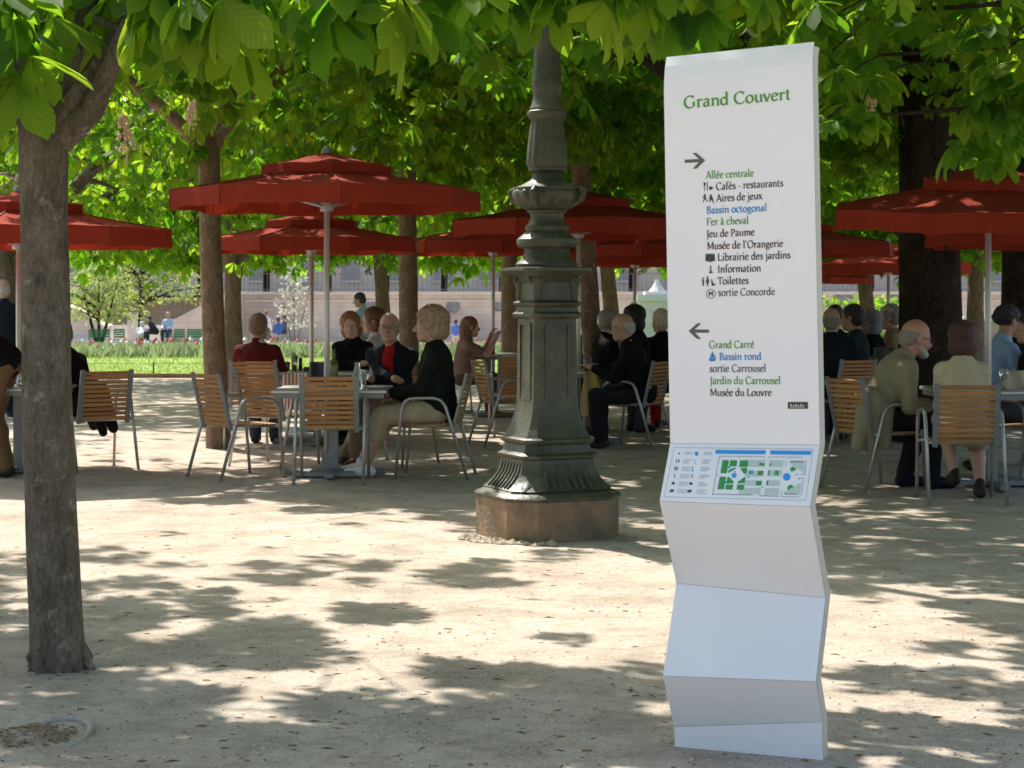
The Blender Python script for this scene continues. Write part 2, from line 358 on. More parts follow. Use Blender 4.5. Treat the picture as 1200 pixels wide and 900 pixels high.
def glyph(c):
    o = X_
    if c == ' ': return [], .24
    if c == 'l': return stem(.12, 0, A_), .25
    if c == 'i': return stem(.12, 0, X_) + [dot(.115, .60)], .25
    if c == 'j': return nib([(.13, X_), (.13, -.08)]) + nib(arc(.03, -.08, .10, .12, 0, -110)) + [[(.01, X_ - .045), (.01, X_ - .02), (.15, X_ + .03), (.18, X_ - .03)], dot(.12, .60)], .25
    if c == 'n': return stem(.12, 0, X_) + nib([(.14, .31)] + arc(.27, .28, .13, .12, 120, 0) + [(.40, .02)]) + [ser(.40, .016)], .51
    if c == 'm': return stem(.12, 0, X_) + nib([(.14, .31)] + arc(.26, .28, .12, .12, 120, 0) + [(.38, .02)]) + [ser(.38, .016)] + nib([(.40, .31)] + arc(.52, .28, .12, .12, 120, 0) + [(.64, .02)]) + [ser(.64, .016)], .75
    if c == 'h': return stem(.12, 0, A_) + nib([(.14, .31)] + arc(.27, .28, .13, .12, 120, 0) + [(.40, .02)]) + [ser(.40, .016)], .51
    if c == 'r': return stem(.12, 0, X_) + nib([(.14, .30)] + arc(.26, .28, .12, .12, 130, 60)) + [dot(.31, .375, .05)], .36
    if c == 'u': return nib([(.11, X_ - .02), (.11, .15)] + arc(.24, .14, .13, .13, 180, 290)) + nib([(.39, 0), (.39, X_ - .02)]) + [ser(.09, X_ - .016, .07, .04), ser(.37, X_ - .016, .07, .04), ser(.42, .016, .04, .06)], .50
    if c == 'o': return nib(arc(.24, .21, .18, .205, 0, 360, 20)), .48
    if c == 'e': return nib(arc(.22, .21, .165, .205, 20, 325, 16)) + nib([(.07, .235), (.375, .265)], .8), .43
    if c == 'c': return nib(arc(.22, .21, .165, .205, 50, 320, 14)) + [dot(.33, .355, .05)], .41
    if c == 'a': return nib([(.30, .03), (.30, .29)]) + nib(arc(.19, .29, .115, .125, 0, 150)) + nib([(.30, .24)] + arc(.18, .12, .12, .11, 90, 300, 12) + [(.30, .08)]) + [ser(.34, .018, .03, .06)], .43
    if c == 'd': return nib([(.37, 0), (.37, A_)]) + nib(arc(.21, .21, .155, .205, 45, 320, 14)) + [[(.25, A_ - .045), (.25, A_ - .02), (.39, A_ + .03), (.42, A_ - .03)], ser(.41, .016, .03, .06)], .50
    if c == 'b': return nib([(.11, .03), (.11, A_)]) + nib(arc(.25, .21, .155, .205, 140, -140, 14)) + [[(-.01, A_ - .045), (-.01, A_ - .02), (.13, A_ + .03), (.16, A_ - .03)]], .47
    if c == 'p': return nib([(.12, D_), (.12, X_ - .02)]) + nib(arc(.26, .21, .155, .205, 140, -140, 14)) + [ser(.12, D_ + .016), ser(.09, X_ - .016, .07, .04)], .48
    if c == 'g': return nib(arc(.20, .28, .13, .125, 0, 360, 16)) + nib([(.14, .16), (.11, .10), (.16, .05), (.32, .03)]) + nib(arc(.21, -.09, .17, .11, 60, 400, 16)) + nib([(.30, .36), (.40, .40)], .9), .43
    if c == 's': return nib(arc(.18, .305, .10, .10, 40, 200, 8) + arc(.17, .11, .125, .105, 75, -145, 10)) + [dot(.27, .35, .04), dot(.07, .07, .04)], .35
    if c == 't': return nib([(.12, .54), (.12, .12)] + arc(.21, .11, .09, .105, 180, 300, 6)) + [ser(.14, X_ - .02, .11, .13, .04)], .31
    if c == 'f': return stem(.12, 0, .5, False) + nib([(.12, .5)] + arc(.24, .56, .12, .125, 180, 60, 8)) + [ser(.14, X_ - .02, .11, .12, .04), dot(.31, .65, .045)], .29
    if c == 'v': return nib([(.04, X_), (.21, 0)], 1.05) + nib([(.21, 0), (.37, X_)], .8) + [ser(.05, X_ - .016, .06, .07), ser(.36, X_ - .016, .06, .05)], .42
    if c == 'x': return nib([(.05, X_), (.36, 0)], 1.1) + nib([(.05, 0), (.36, X_)], .75) + [ser(.06, X_ - .016), ser(.35, X_ - .016, .06, .05), ser(.06, .016, .06, .05), ser(.35, .016)], .43
    if c == 'é': return glyph('e')[0] + nib([(.19, .50), (.30, .64)], 1.1), .43
    if c == 'à': return glyph('a')[0] + nib([(.13, .64), (.23, .50)], 1.0), .43
    if c == '’': return [dot(.09, .62, .055)] + nib([(.12, .62), (.06, .50)], .7), .20
    if c == '-': return [[(.04, .17), (.04, .23), (.27, .23), (.27, .17)]], .31
    if c == 'G': return nib(arc(.36, .32, .29, .325, 48, 315, 20)) + nib([(.57, .08), (.57, .28)]) + [ser(.56, .29, .09, .08), dot(.54, .53, .04)], .70
    if c == 'C': return nib(arc(.36, .32, .29, .325, 48, 318, 20)) + [dot(.55, .53, .045)], .64
    if c == 'O': return nib(arc(.36, .32, .29, .325, 0, 360, 24)), .72
    if c == 'A': return nib([(.08, .02), (.32, C_)], .75) + nib([(.32, C_ + .02), (.57, .02)], 1.1) + nib([(.17, .22), (.46, .22)]) + [ser(.07, .016), ser(.57, .016, .08, .07)], .65
    if c == 'B': return nib([(.12, 0), (.12, C_)]) + nib([(.1, C_ - .02), (.24, C_ - .02)] + arc(.24, .485, .14, .14, 90, -90, 8) + [(.12, .345)]) + nib([(.24, .345)] + arc(.27, .18, .17, .165, 90, -90, 8) + [(.1, .018)]) + [ser(.10, C_ - .016, .07, .02), ser(.10, .016, .07, .02)], .52
    if c == 'F': return nib([(.12, 0), (.12, C_)]) + nib([(.1, C_ - .02), (.44, C_ - .02), (.455, .52)], .8) + nib([(.12, .33), (.36, .33)]) + [ser(.12, .016, .09, .10), ser(.10, C_ - .016, .07, .02)], .49
    if c == 'J': return nib([(.16, C_), (.16, -.02)]) + nib(arc(.05, -.02, .11, .13, 0, -100)) + [ser(.16, C_ - .016, .09, .09)], .29
    if c == 'P': return nib([(.12, 0), (.12, C_)]) + nib([(.1, C_ - .02), (.25, C_ - .02)] + arc(.25, .455, .17, .17, 90, -90, 10) + [(.14, .285)]) + [ser(.12, .016, .09, .09), ser(.10, C_ - .016, .07, .02)], .49
    if c == 'M': return nib([(.10, .02), (.13, C_)], .7) + nib([(.13, C_), (.39, .06)], 1.05) + nib([(.39, .06), (.64, C_)], .7) + nib([(.64, C_), (.68, .02)], 1.05) + [ser(.10, .016), ser(.68, .016, .09, .08), ser(.12, C_ - .016, .08, .02), ser(.65, C_ - .016, .02, .08)], .79
    if c == 'L': return nib([(.12, 0), (.12, C_)]) + nib([(.1, .018), (.46, .018), (.49, .14)], .8) + [ser(.12, C_ - .016, .09, .09), ser(.10, .016, .07, .02)], .51
    if c == 'I': return nib([(.14, 0), (.14, C_)]) + [ser(.14, .016, .09, .09), ser(.14, C_ - .016, .09, .09)], .29
    if c == 'T': return nib([(.28, 0), (.28, C_)]) + nib([(.03, .5), (.05, C_ - .02), (.51, C_ - .02), (.53, .5)], .8) + [ser(.28, .016, .10, .10)], .54
    return [], .3
def imgpoly(mb, polys):
    for p in polys:
        _lift[0] += 1
        l_ = .0010 + (_lift[0] % 40) * .00001
        vs = [onsign(x, y, l_) for x, y in p]
        if len(vs) > 2:
            nn = (vs[1] - vs[0]).cross(vs[2] - vs[0])
            if nn.dot(_n) < 0: vs = vs[::-1]
        mb.add(sh(vs), [tuple(range(len(vs)))])
ink = {k: mat('ink_' + k, c, .6) for k, c in dict(green=(.10, .32, .045), dark=(.05, .05, .045), blue=(.02, .24, .55), brown=(.085, .045, .025), grey=(.12, .12, .115), arrow=(.11, .11, .08),
                                                    mapgreen=(.035, .30, .07), mapblue=(.02, .33, .75), palegreen=(.50, .62, .53), line=(.28, .30, .33), teal=(.03, .33, .45), navy=(.05, .07, .10)).items()}
def text(s, x0, y0, x1, y1, size, c):
    tot = sum(glyph(ch)[1] for ch in s); ux, uy = (x1 - x0) / tot, (y1 - y0) / tot
    vx, vy = -.018 * size, -size; pen = 0; mb = MB()
    for ch in s:
        polys, adv = glyph(ch)
        imgpoly(mb, [[(x0 + ux * (pen + a) + vx * b, y0 + uy * (pen + a) + vy * b) for a, b in p] for p in polys])
        pen += adv
    mb.build('lettering', ink[c], sign)
text('Grand Couvert', 801.0, 127.0, 927.0, 116.5, 21.5, 'green')
for s, x0, y0, x1, y1, c in [
    ('Allée centrale', 827, 209.5, 883.5, 206.8, 'green'), ('Cafés - restaurants', 839, 222.8, 918, 218.3, 'dark'),
    ('Aires de jeux', 839, 236.6, 893.5, 233.2, 'dark'), ('Bassin octogonal', 828, 250.5, 899, 247.2, 'blue'),
    ('Fer à cheval', 828, 264.2, 877.5, 262.2, 'green'), ('Jeu de Paume', 828, 278.2, 884.5, 275.8, 'brown'),
    ('Musée de l’Orangerie', 828.5, 292.4, 918, 289.2, 'brown'), ('Librairie des jardins', 841, 305.8, 926.5, 302.6, 'dark'),
    ('Information', 841, 319.6, 892, 318.0, 'dark'), ('Toilettes', 841, 333.4, 877.5, 332.6, 'dark'),
    ('sortie Concorde', 841.5, 347.0, 908.5, 345.6, 'grey'), ('Grand Carré', 831, 408.2, 884, 407.6, 'green'),
    ('Bassin rond', 843, 422.0, 892.5, 421.6, 'blue'), ('sortie Carrousel', 831.5, 436.0, 898, 435.6, 'grey'),
    ('Jardin du Carrousel', 832, 450.2, 915, 450.0, 'green'), ('Musée du Louvre', 832, 464.0, 904.5, 464.0, 'brown')]:
    text(s, x0, y0, x1, y1, 13.2, c)
def arrow(cx, cy, dr, sl):
    mb = MB(); f = lambda pts: [(cx + dr * x, cy + y - sl * dr * x) for x, y in pts]
    imgpoly(mb, [f([(-12, -1.9), (8, -1.9), (8, 1.9), (-12, 1.9)]), f([(12, 0), (1.5, -9.2), (-2.8, -9.2), (6.5, 0)]), f([(12, 0), (6.5, 0), (-2.8, 9.2), (2.2, 9.2)])])
    mb.build('arrow', ink['arrow'], sign)
arrow(814.5, 188.5, 1, .05); arrow(819, 388, -1, -.01)
def picto(name, c, polys):
    mb = MB(); imgpoly(mb, polys); mb.build(name, ink[c], sign)
def ell(cx, cy, rx, ry=None, n=12): ry = ry or rx; return [(cx + rx * math.cos(2 * math.pi * i / n), cy + ry * math.sin(2 * math.pi * i / n)) for i in range(n)]
def rc(x0, y0, x1, y1): return [(x0, y0), (x1, y0), (x1, y1), (x0, y1)]
picto('fork_and_cup_symbol', 'dark', [rc(825.2, 214, 826, 224), rc(824.6, 213.8, 827, 217.5), rc(828.4, 213, 829.3, 224), rc(831, 218.6, 834.5, 222.4), rc(834.5, 219.4, 836, 221)])
picto('running_children_symbol', 'dark', [ell(826, 228.2, 1.1), [(825.3, 229), (827.4, 229.4), (827, 233), (825, 233)], [(825, 232.5), (823.5, 237), (824.6, 237), (826.4, 233)], [(826.2, 232.5), (828.6, 236.8), (829.6, 236.2), (827.4, 232)], [(824, 230), (823.4, 232.2), (824.2, 232.4), (825.6, 230)], ell(833, 229.2, 1.3), [(831.6, 230.4), (834.8, 230.2), (835.2, 234), (832, 234.4)], [(832.4, 234), (830.8, 236.2), (832, 236.8), (834, 234)], [(834, 234), (836, 238.4), (837, 238), (835.4, 233.4)], [(830.4, 231.8), (836.2, 232.6), (836, 233.4), (830.6, 232.8)]])
picto('open_book_symbol', 'dark', [[(827, 297.4), (832.3, 299), (832.3, 307.2), (826.6, 305.6)], [(832.5, 299), (837.4, 297.2), (838, 305.4), (832.5, 307.2)], [(828.5, 297.2), (832.4, 297.6), (836, 296.6), (832.4, 299.4)]])
mb = MB(); imgpoly(mb, [rc(832, 316, 834, 319.4), rc(831, 314.4, 834, 315.4), rc(830.8, 319, 835.4, 320.2), ell(832.9, 312.4, 1.1)]); mb.build('information_symbol', ink['dark'], sign)
picto('toilet_figures_symbol', 'dark', [ell(824, 326, 1), [(823, 327.4), (825.2, 327.4), (824.9, 335), (823.2, 335)], ell(829.2, 325, 1.1), [(828.2, 326.4), (830.3, 326.4), (831.4, 331), (830, 331.2), (829.8, 335.4), (828.5, 335.4), (828.2, 331.2), (827, 331)], ell(834.2, 328.4, 1), [(833.6, 329.8), (835.4, 329.8), (836, 332.2), (838, 332.6), (838.2, 334.6), (834.6, 335.2), (833.6, 333)]])
ring = []
for i in range(24):
    a0, a1 = 2 * math.pi * i / 24, 2 * math.pi * (i + 1) / 24
    ring.append([(833.2 + r * math.cos(a), 344.3 + r * math.sin(a)) for r, a in ((5.6, a0), (5.6, a1), (4.9, a1), (4.9, a0))])
picto('metro_symbol', 'dark', ring + [rc(830.6, 341.4, 831.7, 347.2), rc(834.8, 341.4, 835.9, 347.2), [(830.8, 341.4), (832.2, 341.4), (833.6, 345), (832.9, 346)], [(835.7, 341.4), (834.3, 341.4), (832.9, 345), (833.6, 346)]])
picto('sailing_boat_symbol', 'blue', [[(834.8, 411.5), (839, 419.2), (831.6, 419.8)], [(830.6, 420.2), (839.8, 419.8), (838, 423.2), (832, 423.4)]])
picto('maker_plate', 'brown', [rc(923.3, 471, 947, 479)])
mb = MB(); _lift[0] = 39
imgpoly(mb, [[(x, 473.6 + (i % 2)), (x + 1.6, 473.6 + (i % 2)), (x + 1.6, 476.6), (x, 476.6)] for i, x in enumerate((926.2, 929.4, 932.2, 935.0, 937.8, 940.6))] + [rc(925.5, 477.2, 943, 477.7)])
for i_, v in enumerate(mb.v): mb.v[i_] = tuple(Vector(v) + _n * .0006)
mb.build('plate_marks', ink['palegreen'], sign)
# --- garden map, drawn in the skewed frame of the tilted panel: map units u 0..100 (left-right) v 0..100 (top-bottom)
q00, q10, q11, q01 = (790.0, 524.3), (953.0, 526.0), (944.5, 586.5), (778.3, 582.3)
def mp_(u, v):
    u /= 100; v /= 100
    return tuple((1 - u) * (1 - v) * a + u * (1 - v) * b + u * v * c + (1 - u) * v * d for a, b, c, d in zip(q00, q10, q11, q01))
def mr(u0, v0, u1, v1): return [mp_(u0, v0), mp_(u1, v0), mp_(u1, v1), mp_(u0, v1)]
def mpl(*p): return [mp_(a, b) for a, b in p]
picto('map_border', 'line', [mr(0, 0, 100, .7), mr(0, 99.3, 100, 100), mr(0, 0, .25, 100), mr(99.75, 0, 100, 100)])
picto('map_river', 'mapblue', [mr(30.3, 4, 66.3, 11.5), mr(69.6, 4, 99, 11.5)])
picto('map_lawns', 'palegreen', [mr(52, 23, 67, 36), mr(54, 44, 67, 55), mr(54, 63, 67, 73), mr(52, 78, 67, 90), mr(70, 23, 80, 36), mr(70, 42, 80, 54), mr(70, 62, 80, 73), mr(70, 78, 80, 90), mpl((88, 23), (95, 23), (95, 45), (84, 26)), mpl((84, 84), (95, 66), (95, 88), (86, 88))])
g_ = [mr(36.5, 24, 41, 50), mr(42, 24, 47, 36), mpl((42, 50), (42, 44), (45, 39), (47, 39), (47, 40)), mr(49, 24, 55, 37), mpl((50, 39), (55, 39), (55, 50), (53, 50)),
      mr(36.5, 57, 41, 82), mpl((42, 57), (43, 57), (47, 66), (47, 70), (42, 70)), mr(42, 72, 47, 82), mpl((50, 66), (54, 57), (55, 57), (55, 68), (50, 70)), mr(50, 72, 55, 82),
      mr(63, 26, 67, 34), mr(63, 44, 67, 53), mr(63, 64, 67, 73), mr(70.5, 26, 71.7, 34), mr(70.5, 43, 71.7, 52), mr(70.5, 63, 71.7, 72), mr(75, 43, 78, 52), mr(75, 63, 78, 72),
      mpl((85.5, 40), (86.5, 35), (88, 35), (90, 40), (88, 44), (86.5, 44)), mpl((85.5, 76), (86.5, 71), (88, 70), (90.5, 74), (88, 80), (86, 80)), mpl((90, 27), (94.5, 27), (94.5, 38)), mpl((90, 83), (93.5, 78), (94, 83))]
picto('map_trees', 'mapgreen', g_)
def mc(u, v, r): c = mp_(u, v); return ell(c[0], c[1], r, r * .95, 20)
picto('map_basins', 'mapblue', [mc(84, 55, 4.6), mc(46.5, 54, 3.0), [(x, y) for x, y in ell(mp_(46.8, 47)[0], mp_(46.8, 47)[1], 1.1)], mc(42, 38, 1.5), mc(41.4, 68, 1.5)])
picto('map_cafes', 'teal', [mr(56.5, 43, 60, 51), mr(56, 63, 59.8, 71)])
ln = lambda u0, v0, u1, v1: mr(u0, v0, max(u1, u0 + .35), max(v1, v0 + .9))
picto('map_outline', 'line', [ln(33.5, 16, 66, 17), ln(69, 16, 93.5, 17), ln(33.5, 16, 33.9, 94), ln(34, 91, 62, 92.5), ln(66, 92, 80, 93.5), ln(82, 93, 95, 94), ln(96, 22, 96.4, 50), ln(96, 60, 96.4, 90), ln(82, 24, 82.3, 34), ln(82, 80, 82.3, 92), ln(85, 23.5, 94, 27), ln(84, 86, 93, 89), ln(66, 17, 66.3, 22), ln(68.7, 17, 69, 22), ln(48, 18, 48.3, 22),
                              mr(34, 53, 35.5, 54), mr(93, 49, 97, 50), mr(92, 57, 97, 58)])
leg = []; icons = []; bluetext = []
rr = random.Random(3)
for k in range(6):
    v0 = 9 + k * 15
    for cu, iu in ((8.5, 4.5), (22, 17)):
        for l_ in range(3 if k != 0 else 2):
            v = v0 + l_ * 3.2; wd_ = rr.uniform(4, 8)
            (bluetext if (cu > 20 and k in (0, 2)) else leg).append(mr(cu, v, cu + wd_, v + .9))
        icons.append((iu, v0 + 3, k))
picto('legend_text', 'line', leg); picto('legend_water_text', 'teal', bluetext)
ic = []
for iu, v, k in icons:
    if iu > 10 and k in (0, 1, 2): continue
    c = mp_(iu, v)
    if k == 2: ic += [[(c[0] + r * math.cos(a), c[1] + r * math.sin(a)) for r, a in ((2.6, a0), (2.6, a0 + .55), (2.1, a0 + .55), (2.1, a0))] for a0 in [i * .524 for i in range(12)]] + [rc(c[0] - 1.2, c[1] - 1, c[0] + 1.2, c[1] + 1)]
    elif k == 0: ic.append(rc(c[0] - 1, c[1] - .9, c[0] + 1, c[1] + .9))
    elif k == 1: ic += [rc(c[0] - 2.2, c[1] - 2, c[0] - 1.2, c[1] + 2), rc(c[0] + .6, c[1] - 2.2, c[0] + 2, c[1] + 2)]
    elif k == 3: ic += [ell(c[0], c[1] - 1.6, .8), rc(c[0] - .5, c[1] - .6, c[0] + .5, c[1] + 2)]
    elif k == 4: ic += [[(c[0] - 2.5, c[1] + .4), (c[0], c[1] - 2.4), (c[0] + 2.6, c[1] + .6), (c[0], c[1] + 2)]]
    else: ic += [[(c[0] - 2.2, c[1] - 1.2), (c[0] + 2.6, c[1] - 1.8), (c[0] + 2.2, c[1] + 1.6), (c[0] - 2.4, c[1] + 1.8)]]
for u, v in ((58, 90), (74, 82), (57, 57), (68, 76), (91, 50), (93, 58), (76, 84)):
    c = mp_(u, v); ic.append(rc(c[0] - .8, c[1] - .7, c[0] + .8, c[1] + .7))
picto('legend_symbols', 'navy', ic)
c1, c2 = mp_(17, 12), mp_(17, 28); c3 = mp_(16.3, 43)
picto('legend_water_symbols', 'mapblue', [ell(c1[0], c1[1], 2.2, 2.6), [(c3[0] - .2, c3[1] - 3), (c3[0] + .8, c3[1] - 3), (c3[0] + .3, c3[1] + 3), (c3[0] - .7, c3[1] + 3)], [(c2[0], c2[1] - 2.4), (c2[0] + .6, c2[1] - 2.4), (c2[0], c2[1] + 2.6), (c2[0] - .6, c2[1] + 2.6)]])

# ---------------------------------------------------------------- cast-iron lamp post
LY = YG(627); SLP = F / LY; LX = XW(641, LY)
lamp = empty('lamp_post', (LX, LY, 0), R(24), 'ornate dark green cast-iron lamp post on a worn square plinth', 'lamp post')
def sqsec(W, c, z):       # square with chamfered corners: face width W, chamfer side c
    h = W / 2 + c * .7071
    return [(-W/2, -h, z), (W/2, -h, z), (h, -W/2, z), (h, W/2, z), (W/2, h, z), (-W/2, h, z), (-h, W/2, z), (-h, -W/2, z)]
def loft(name, secs, m, par=lamp, ang=35):
    vs = [v for s_ in secs for v in sqsec(*s_)]
    fs = [(8 * i + k, 8 * i + (k + 1) % 8, 8 * i + 8 + (k + 1) % 8, 8 * i + 8 + k) for i in range(len(secs) - 1) for k in range(8)]
    fs += [tuple(range(8))[::-1], tuple(range(8 * len(secs) - 8, 8 * len(secs)))]
    return autosmooth(obj(name, mesh(name, vs, fs), m, par), ang)
u_ = lambda px: px / SLP
z_ = lambda py: max(0, H - (py - HY) * (LY - float(np.interp(py, [300, 600], [.12, .40]))) / F)
PW, PC = u_(89), u_(38)
loft('plinth', [(PW, PC, -.05), (PW, PC, z_(589)), (PW - u_(2), PC, z_(588))], M['iron_worn'])
loft('plinth_moulding', [(PW + u_(2), PC + u_(1), z_(588)), (PW + u_(3), PC + u_(1), z_(585)), (PW, PC, z_(582)), (PW - u_(7), PC - u_(2), z_(580)), (PW - u_(12), PC - u_(4), z_(577))], M['iron'])
sec = []
for t_ in range(9):
    a = t_ / 8; wv = (1 - a) ** 2.4
    sec.append((u_(63 + 19 * wv), u_(20 + 13 * wv), z_(577 - 36 * a)))
loft('scrolled_base', sec, M['iron'])
loft('base_moulding', [(u_(63), u_(20), z_(541)), (u_(67), u_(21), z_(539)), (u_(68), u_(21), z_(536)), (u_(62), u_(18), z_(533)), (u_(59), u_(16), z_(524)), (u_(65), u_(18), z_(520)), (u_(66), u_(18), z_(517)), (u_(63), u_(16), z_(515))], M['iron'])
sec = []
for t_ in range(9):
    a = t_ / 8; wv = (1 - a) ** 2.6
    sec.append((u_(47.5 + 15 * wv), u_(6 + 8 * wv), z_(515 - 60 * a)))
sec += [(u_(46.5), u_(5), z_(374)), (u_(48), u_(5.5), z_(373))]
loft('shaft', sec, M['iron'])
# recessed panel frames on each shaft face
fm = MB()
for k in range(4):
    Mz = Matrix.Rotation(R(90 * k), 4, 'Z'); hh = u_(47 / 2 + 5.5 * .7071)
    for cxx, czz, dx_, dz_ in ((-.075, (z_(380) + z_(470)) / 2, .012, z_(380) - z_(470)), (.075, (z_(380) + z_(470)) / 2, .012, z_(380) - z_(470)), (0, z_(380), .138, .012), (0, z_(470), .138, .012)):
        fm.box(Mz @ Vector((cxx, -hh - .002, czz)), (dx_, .012, dz_), M=Mz)
fm.build('shaft_frame', M['iron'], lamp)
loft('upper_moulding', [(u_(49), u_(6), z_(374)), (u_(54), u_(7), z_(371)), (u_(55), u_(7), z_(368)), (u_(49), u_(6), z_(365)), (u_(48), u_(6), z_(360)), (u_(53), u_(7), z_(357)), (u_(54), u_(7), z_(355)), (u_(47), u_(5), z_(352))], M['iron'])
loft('frieze', [(u_(44), u_(5), z_(352)), (u_(43.5), u_(5), z_(331)), (u_(47), u_(6), z_(329)), (u_(50), u_(8), z_(324)), (u_(56), u_(14), z_(320)), (u_(60), u_(20), z_(317)), (u_(60), u_(20), z_(314)), (u_(50), u_(14), z_(313))], M['iron'])
# corner masks under the capital and scrolls over the plinth corners
for k in range(4):
    Mz = Matrix.Rotation(R(90 * k + 45), 4, 'Z'); r0 = u_(33)
    g = MB()
    g.lathe([(.004, -.13), (.022, -.11), (.03, -.07), (.026, -.04), (.036, -.01), (.040, .02), (.028, .05), (.01, .06)], 10, (0, -r0, z_(331)))
    g.tube([(-.03, -r0 - .005, z_(322)), (-.042, -r0 - .02, z_(326)), (-.032, -r0 - .03, z_(330)), (-.02, -r0 - .024, z_(326))], .010, 6)
    g.tube([(.03, -r0 - .005, z_(322)), (.042, -r0 - .02, z_(326)), (.032, -r0 - .03, z_(330)), (.02, -r0 - .024, z_(326))], .010, 6)
    g.v = [tuple(Mz @ Vector(v)) for v in g.v]
    autosmooth(g.build('corner_mask', M['iron'], lamp), 60)
    g = MB(); rr0 = u_(62)
    for a_, b__ in ((-.05, .05),):
        pts = [(0, -rr0 * 1.08, z_(581)), (0, -rr0 * 1.04, z_(576)), (0, -rr0 * .90, z_(570)), (0, -rr0 * .82, z_(560)), (0, -rr0 * .79, z_(550)), (0, -rr0 * .70, z_(543))]
        g.tube(pts, [.05, .044, .032, .036, .03, .022], 8)
        g.tube([(-.055, -rr0 * 1.07, z_(579)), (.055, -rr0 * 1.07, z_(579))], .026, 10)
    g.v = [tuple(Mz @ Vector(v)) for v in g.v]
    autosmooth(g.build('scroll', M['iron'], lamp), 60)
# acanthus-like reliefs on the flared base
g = MB()
for k in range(4):
    Mz = Matrix.Rotation(R(90 * k), 4, 'Z')
    for j in range(-3, 4):
        x = j * .048
        pts = [(x, -u_(63), z_(575)), (x * .97, -u_(53.5), z_(566)), (x * .93, -u_(47.5), z_(556)), (x * .9, -u_(46), z_(546))]
        g2 = MB(); g2.tube(pts, [.008, .015, .013, .007], 6); g.add([Mz @ Vector(v) for v in g2.v], g2.f)
autosmooth(g.build('leaf_relief', M['iron'], lamp), 60)
prof = [(36, 313), (37, 309), (34, 306), (30, 303), (27, 297), (26, 292), (27, 291), (34, 289), (36, 285), (35.5, 280), (31, 276), (27, 273), (24, 271), (25.5, 268), (26, 265), (23, 262), (20.5, 258), (19.5, 253), (20, 250), (23, 248), (24, 246)]
g = MB(); g.lathe([(u_(r), z_(y)) for r, y in prof], 32); autosmooth(g.build('lower_baluster', M['iron'], lamp), 30)
g = MB(); g.lathe([(u_(r), z_(y)) for r, y in [(22, 246), (30, 242), (36, 237), (39.5, 230), (40, 224), (37, 221)]], 64, (0, 0, 0), 16, .035); autosmooth(g.build('lobed_bowl', M['iron'], lamp), 50)
g = MB(); g.lathe([(u_(r), z_(y)) for r, y in [(38, 222), (39, 219), (33, 217), (27, 214), (20, 210), (17.5, 206), (17, 202), (19, 200), (21.5, 199), (22, 196), (21, 194)]], 32); autosmooth(g.build('bowl_rim', M['iron'], lamp), 30)
for k in range(4):
    a = R(90 * k + 45); r0 = u_(40); g = MB()
    g.tube([(r0 * .8 * math.cos(a), r0 * .8 * math.sin(a), z_(240)), (r0 * 1.06 * math.cos(a), r0 * 1.06 * math.sin(a), z_(232)), (r0 * 1.12 * math.cos(a), r0 * 1.12 * math.sin(a), z_(224)), (r0 * .98 * math.cos(a), r0 * .98 * math.sin(a), z_(219))], [.014, .026, .026, .012], 8)
    autosmooth(g.build('bowl_ear', M['iron'], lamp), 60)
g = MB(); g.lathe([(u_(r), z_(y)) for r, y in [(22, 195), (24, 190), (23.5, 182), (22, 165), (20, 148), (18.5, 142), (18.5, 138)]], 64, (0, 0, 0), 14, .028); autosmooth(g.build('fluted_vase', M['iron'], lamp), 50)
g = MB(); g.lathe([(u_(r), z_(y)) for r, y in [(18.5, 139), (22, 136), (24, 132), (23.5, 129), (20, 127), (20.5, 125), (18, 120), (16.5, 112), (16, 106), (18, 101), (18.5, 98), (17.5, 90), (17, 84), (16, 76), (15.5, 60), (14.5, 30), (12, -60), (9, -200), (9, -210)]], 32); autosmooth(g.build('upper_shaft', M['iron'], lamp), 30)
g = MB(); zz = z_(-210); g.lathe([(.06, zz), (.2, zz + .12), (.23, zz + .6), (.25, zz + .62), (.1, zz + .8), (.03, zz + .95)], 8); g.build('lantern', M['iron'], lamp)
